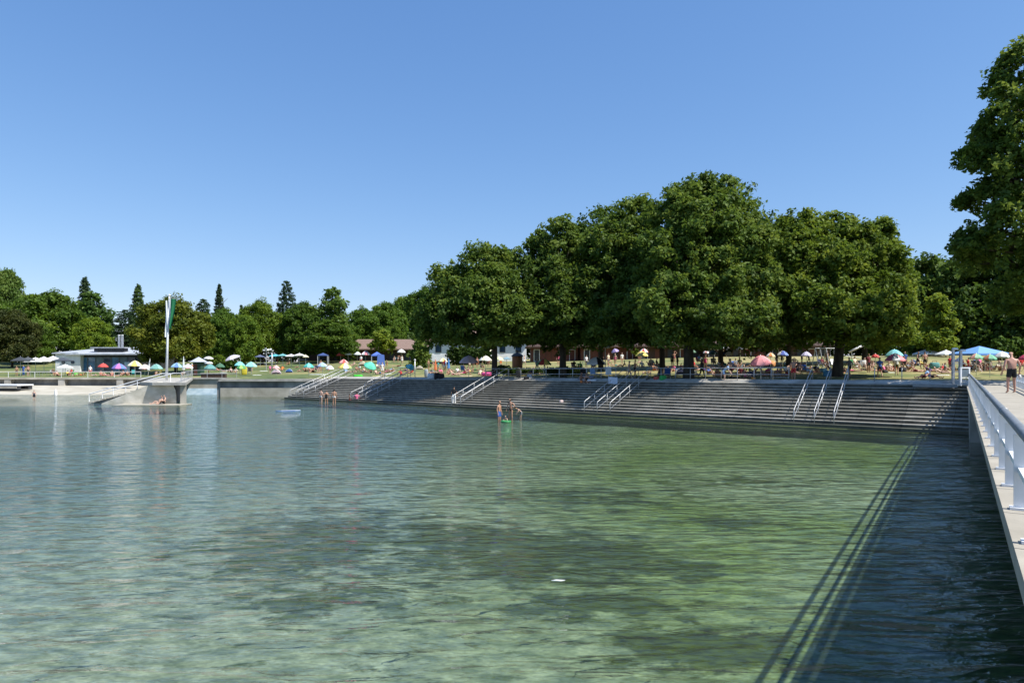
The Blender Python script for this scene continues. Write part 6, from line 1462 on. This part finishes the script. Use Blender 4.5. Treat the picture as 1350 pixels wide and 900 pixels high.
chair(on_lawn(210, 494), -30, 'yellow', 'yellow folding chair below the grey green parasol')
chair(on_lawn(176, 494), 30, 'teal', 'teal folding chair near the jetty stairs')
chair(on_lawn(783, 499), 150, 'sky', 'pale blue folding chair right behind the lawn railing near the signboard')
chair(on_lawn(770, 500), 160, 'black', 'black folding lounger seat left of the pale blue folding chair')
chair(on_lawn(1281, 488), 60, 'red', 'red folding chair at the left side of the marquee')
chair(on_lawn(880, 499), 170, 'blue', 'bright blue folding chair in front of the navy tent')
chair(on_lawn(1101, 486), 20, 'white', 'white folding chair leaning near the swing frame')
# things on the water and the shallows
p = at(380, 541.5, F*E/61.5); p.z = .015; r = thing('paddle_board', 'pale blue paddle board floating off the far steps', 'paddle board', p, R(6))
mb = MB(); n = 14; vs_ = []; 
for i in range(n+1):
    t = i/n; wd = .36*math.sin(math.pi*min(1,max(0,.06+t*.9)))**.45; zz = .025*(abs(t-.5)*2)**3
    vs_ += [((t-.5)*1.9, -wd, zz), ((t-.5)*1.9, wd, zz), ((t-.5)*1.9, wd*.9, zz-.05), ((t-.5)*1.9, -wd*.9, zz-.05)]
fs_ = [(i*4+j, i*4+(j+1)%4, i*4+4+(j+1)%4, i*4+4+j) for i in range(n) for j in range(4)]+[(3,2,1,0),(n*4,n*4+1,n*4+2,n*4+3)]
mb.add(vs_, fs_); mb.build('board', paint((110,140,180), .35), r, True)
mb = MB(); mb.box((.1,0,.010),(.9,.42,.014)); mb.build('deck_pad', paint((60,90,150)), r)
mb = MB(); mb.tube([(-.5,-.2,.034),(.62,.16,.036)], .015, 6); mb.box((.74,.2,.036),(.34,.16,.016),.3); mb.build('paddle', M['white_paint'], r)
mb = MB(); mb.prism([(-.12,0,0),(-.03,.035,0),(.12,.01,0),(.03,-.03,0)], (0,0,.012)); p = at(736,766,F*E/286); p.z = .012; tag(mb.build('feather', M['white_paint'], None, False, p), 'small white feather drifting on the water over the weed', 'feather')
p = at(73.5, 521, 84); p.z = -.1; mb = MB(); mb.lathe((0,0,0), [(.10,-.3),(.14,0),(.16,.35),(.12,.6),(.07,.72),(.03,.78)], 12); tag(mb.build('marker_buoy', M['white_paint'], None, True, p), 'white marker buoy standing at the waterline of the beach', 'buoy')
p = at(8, 511, 91); r = thing('pontoon', 'white topped floating pontoon pulled up on the beach', 'pontoon', (p.x, p.y, .38), R(-8))
mb = MB(); mb.box((0,0,.62),(5.8,2.6,.16)); mb.build('deck', M['white_paint'], r)
for y in (-.9,.9): mb = MB(); mb.box((0,y,.27),(5.6,.6,.5)); mb.build('float', M['dark'], r)
mb = MB(); mb.box((.6,-1.3,.33),(4.4,.1,.18)); mb.build('fender', M['pale_concrete'], r)
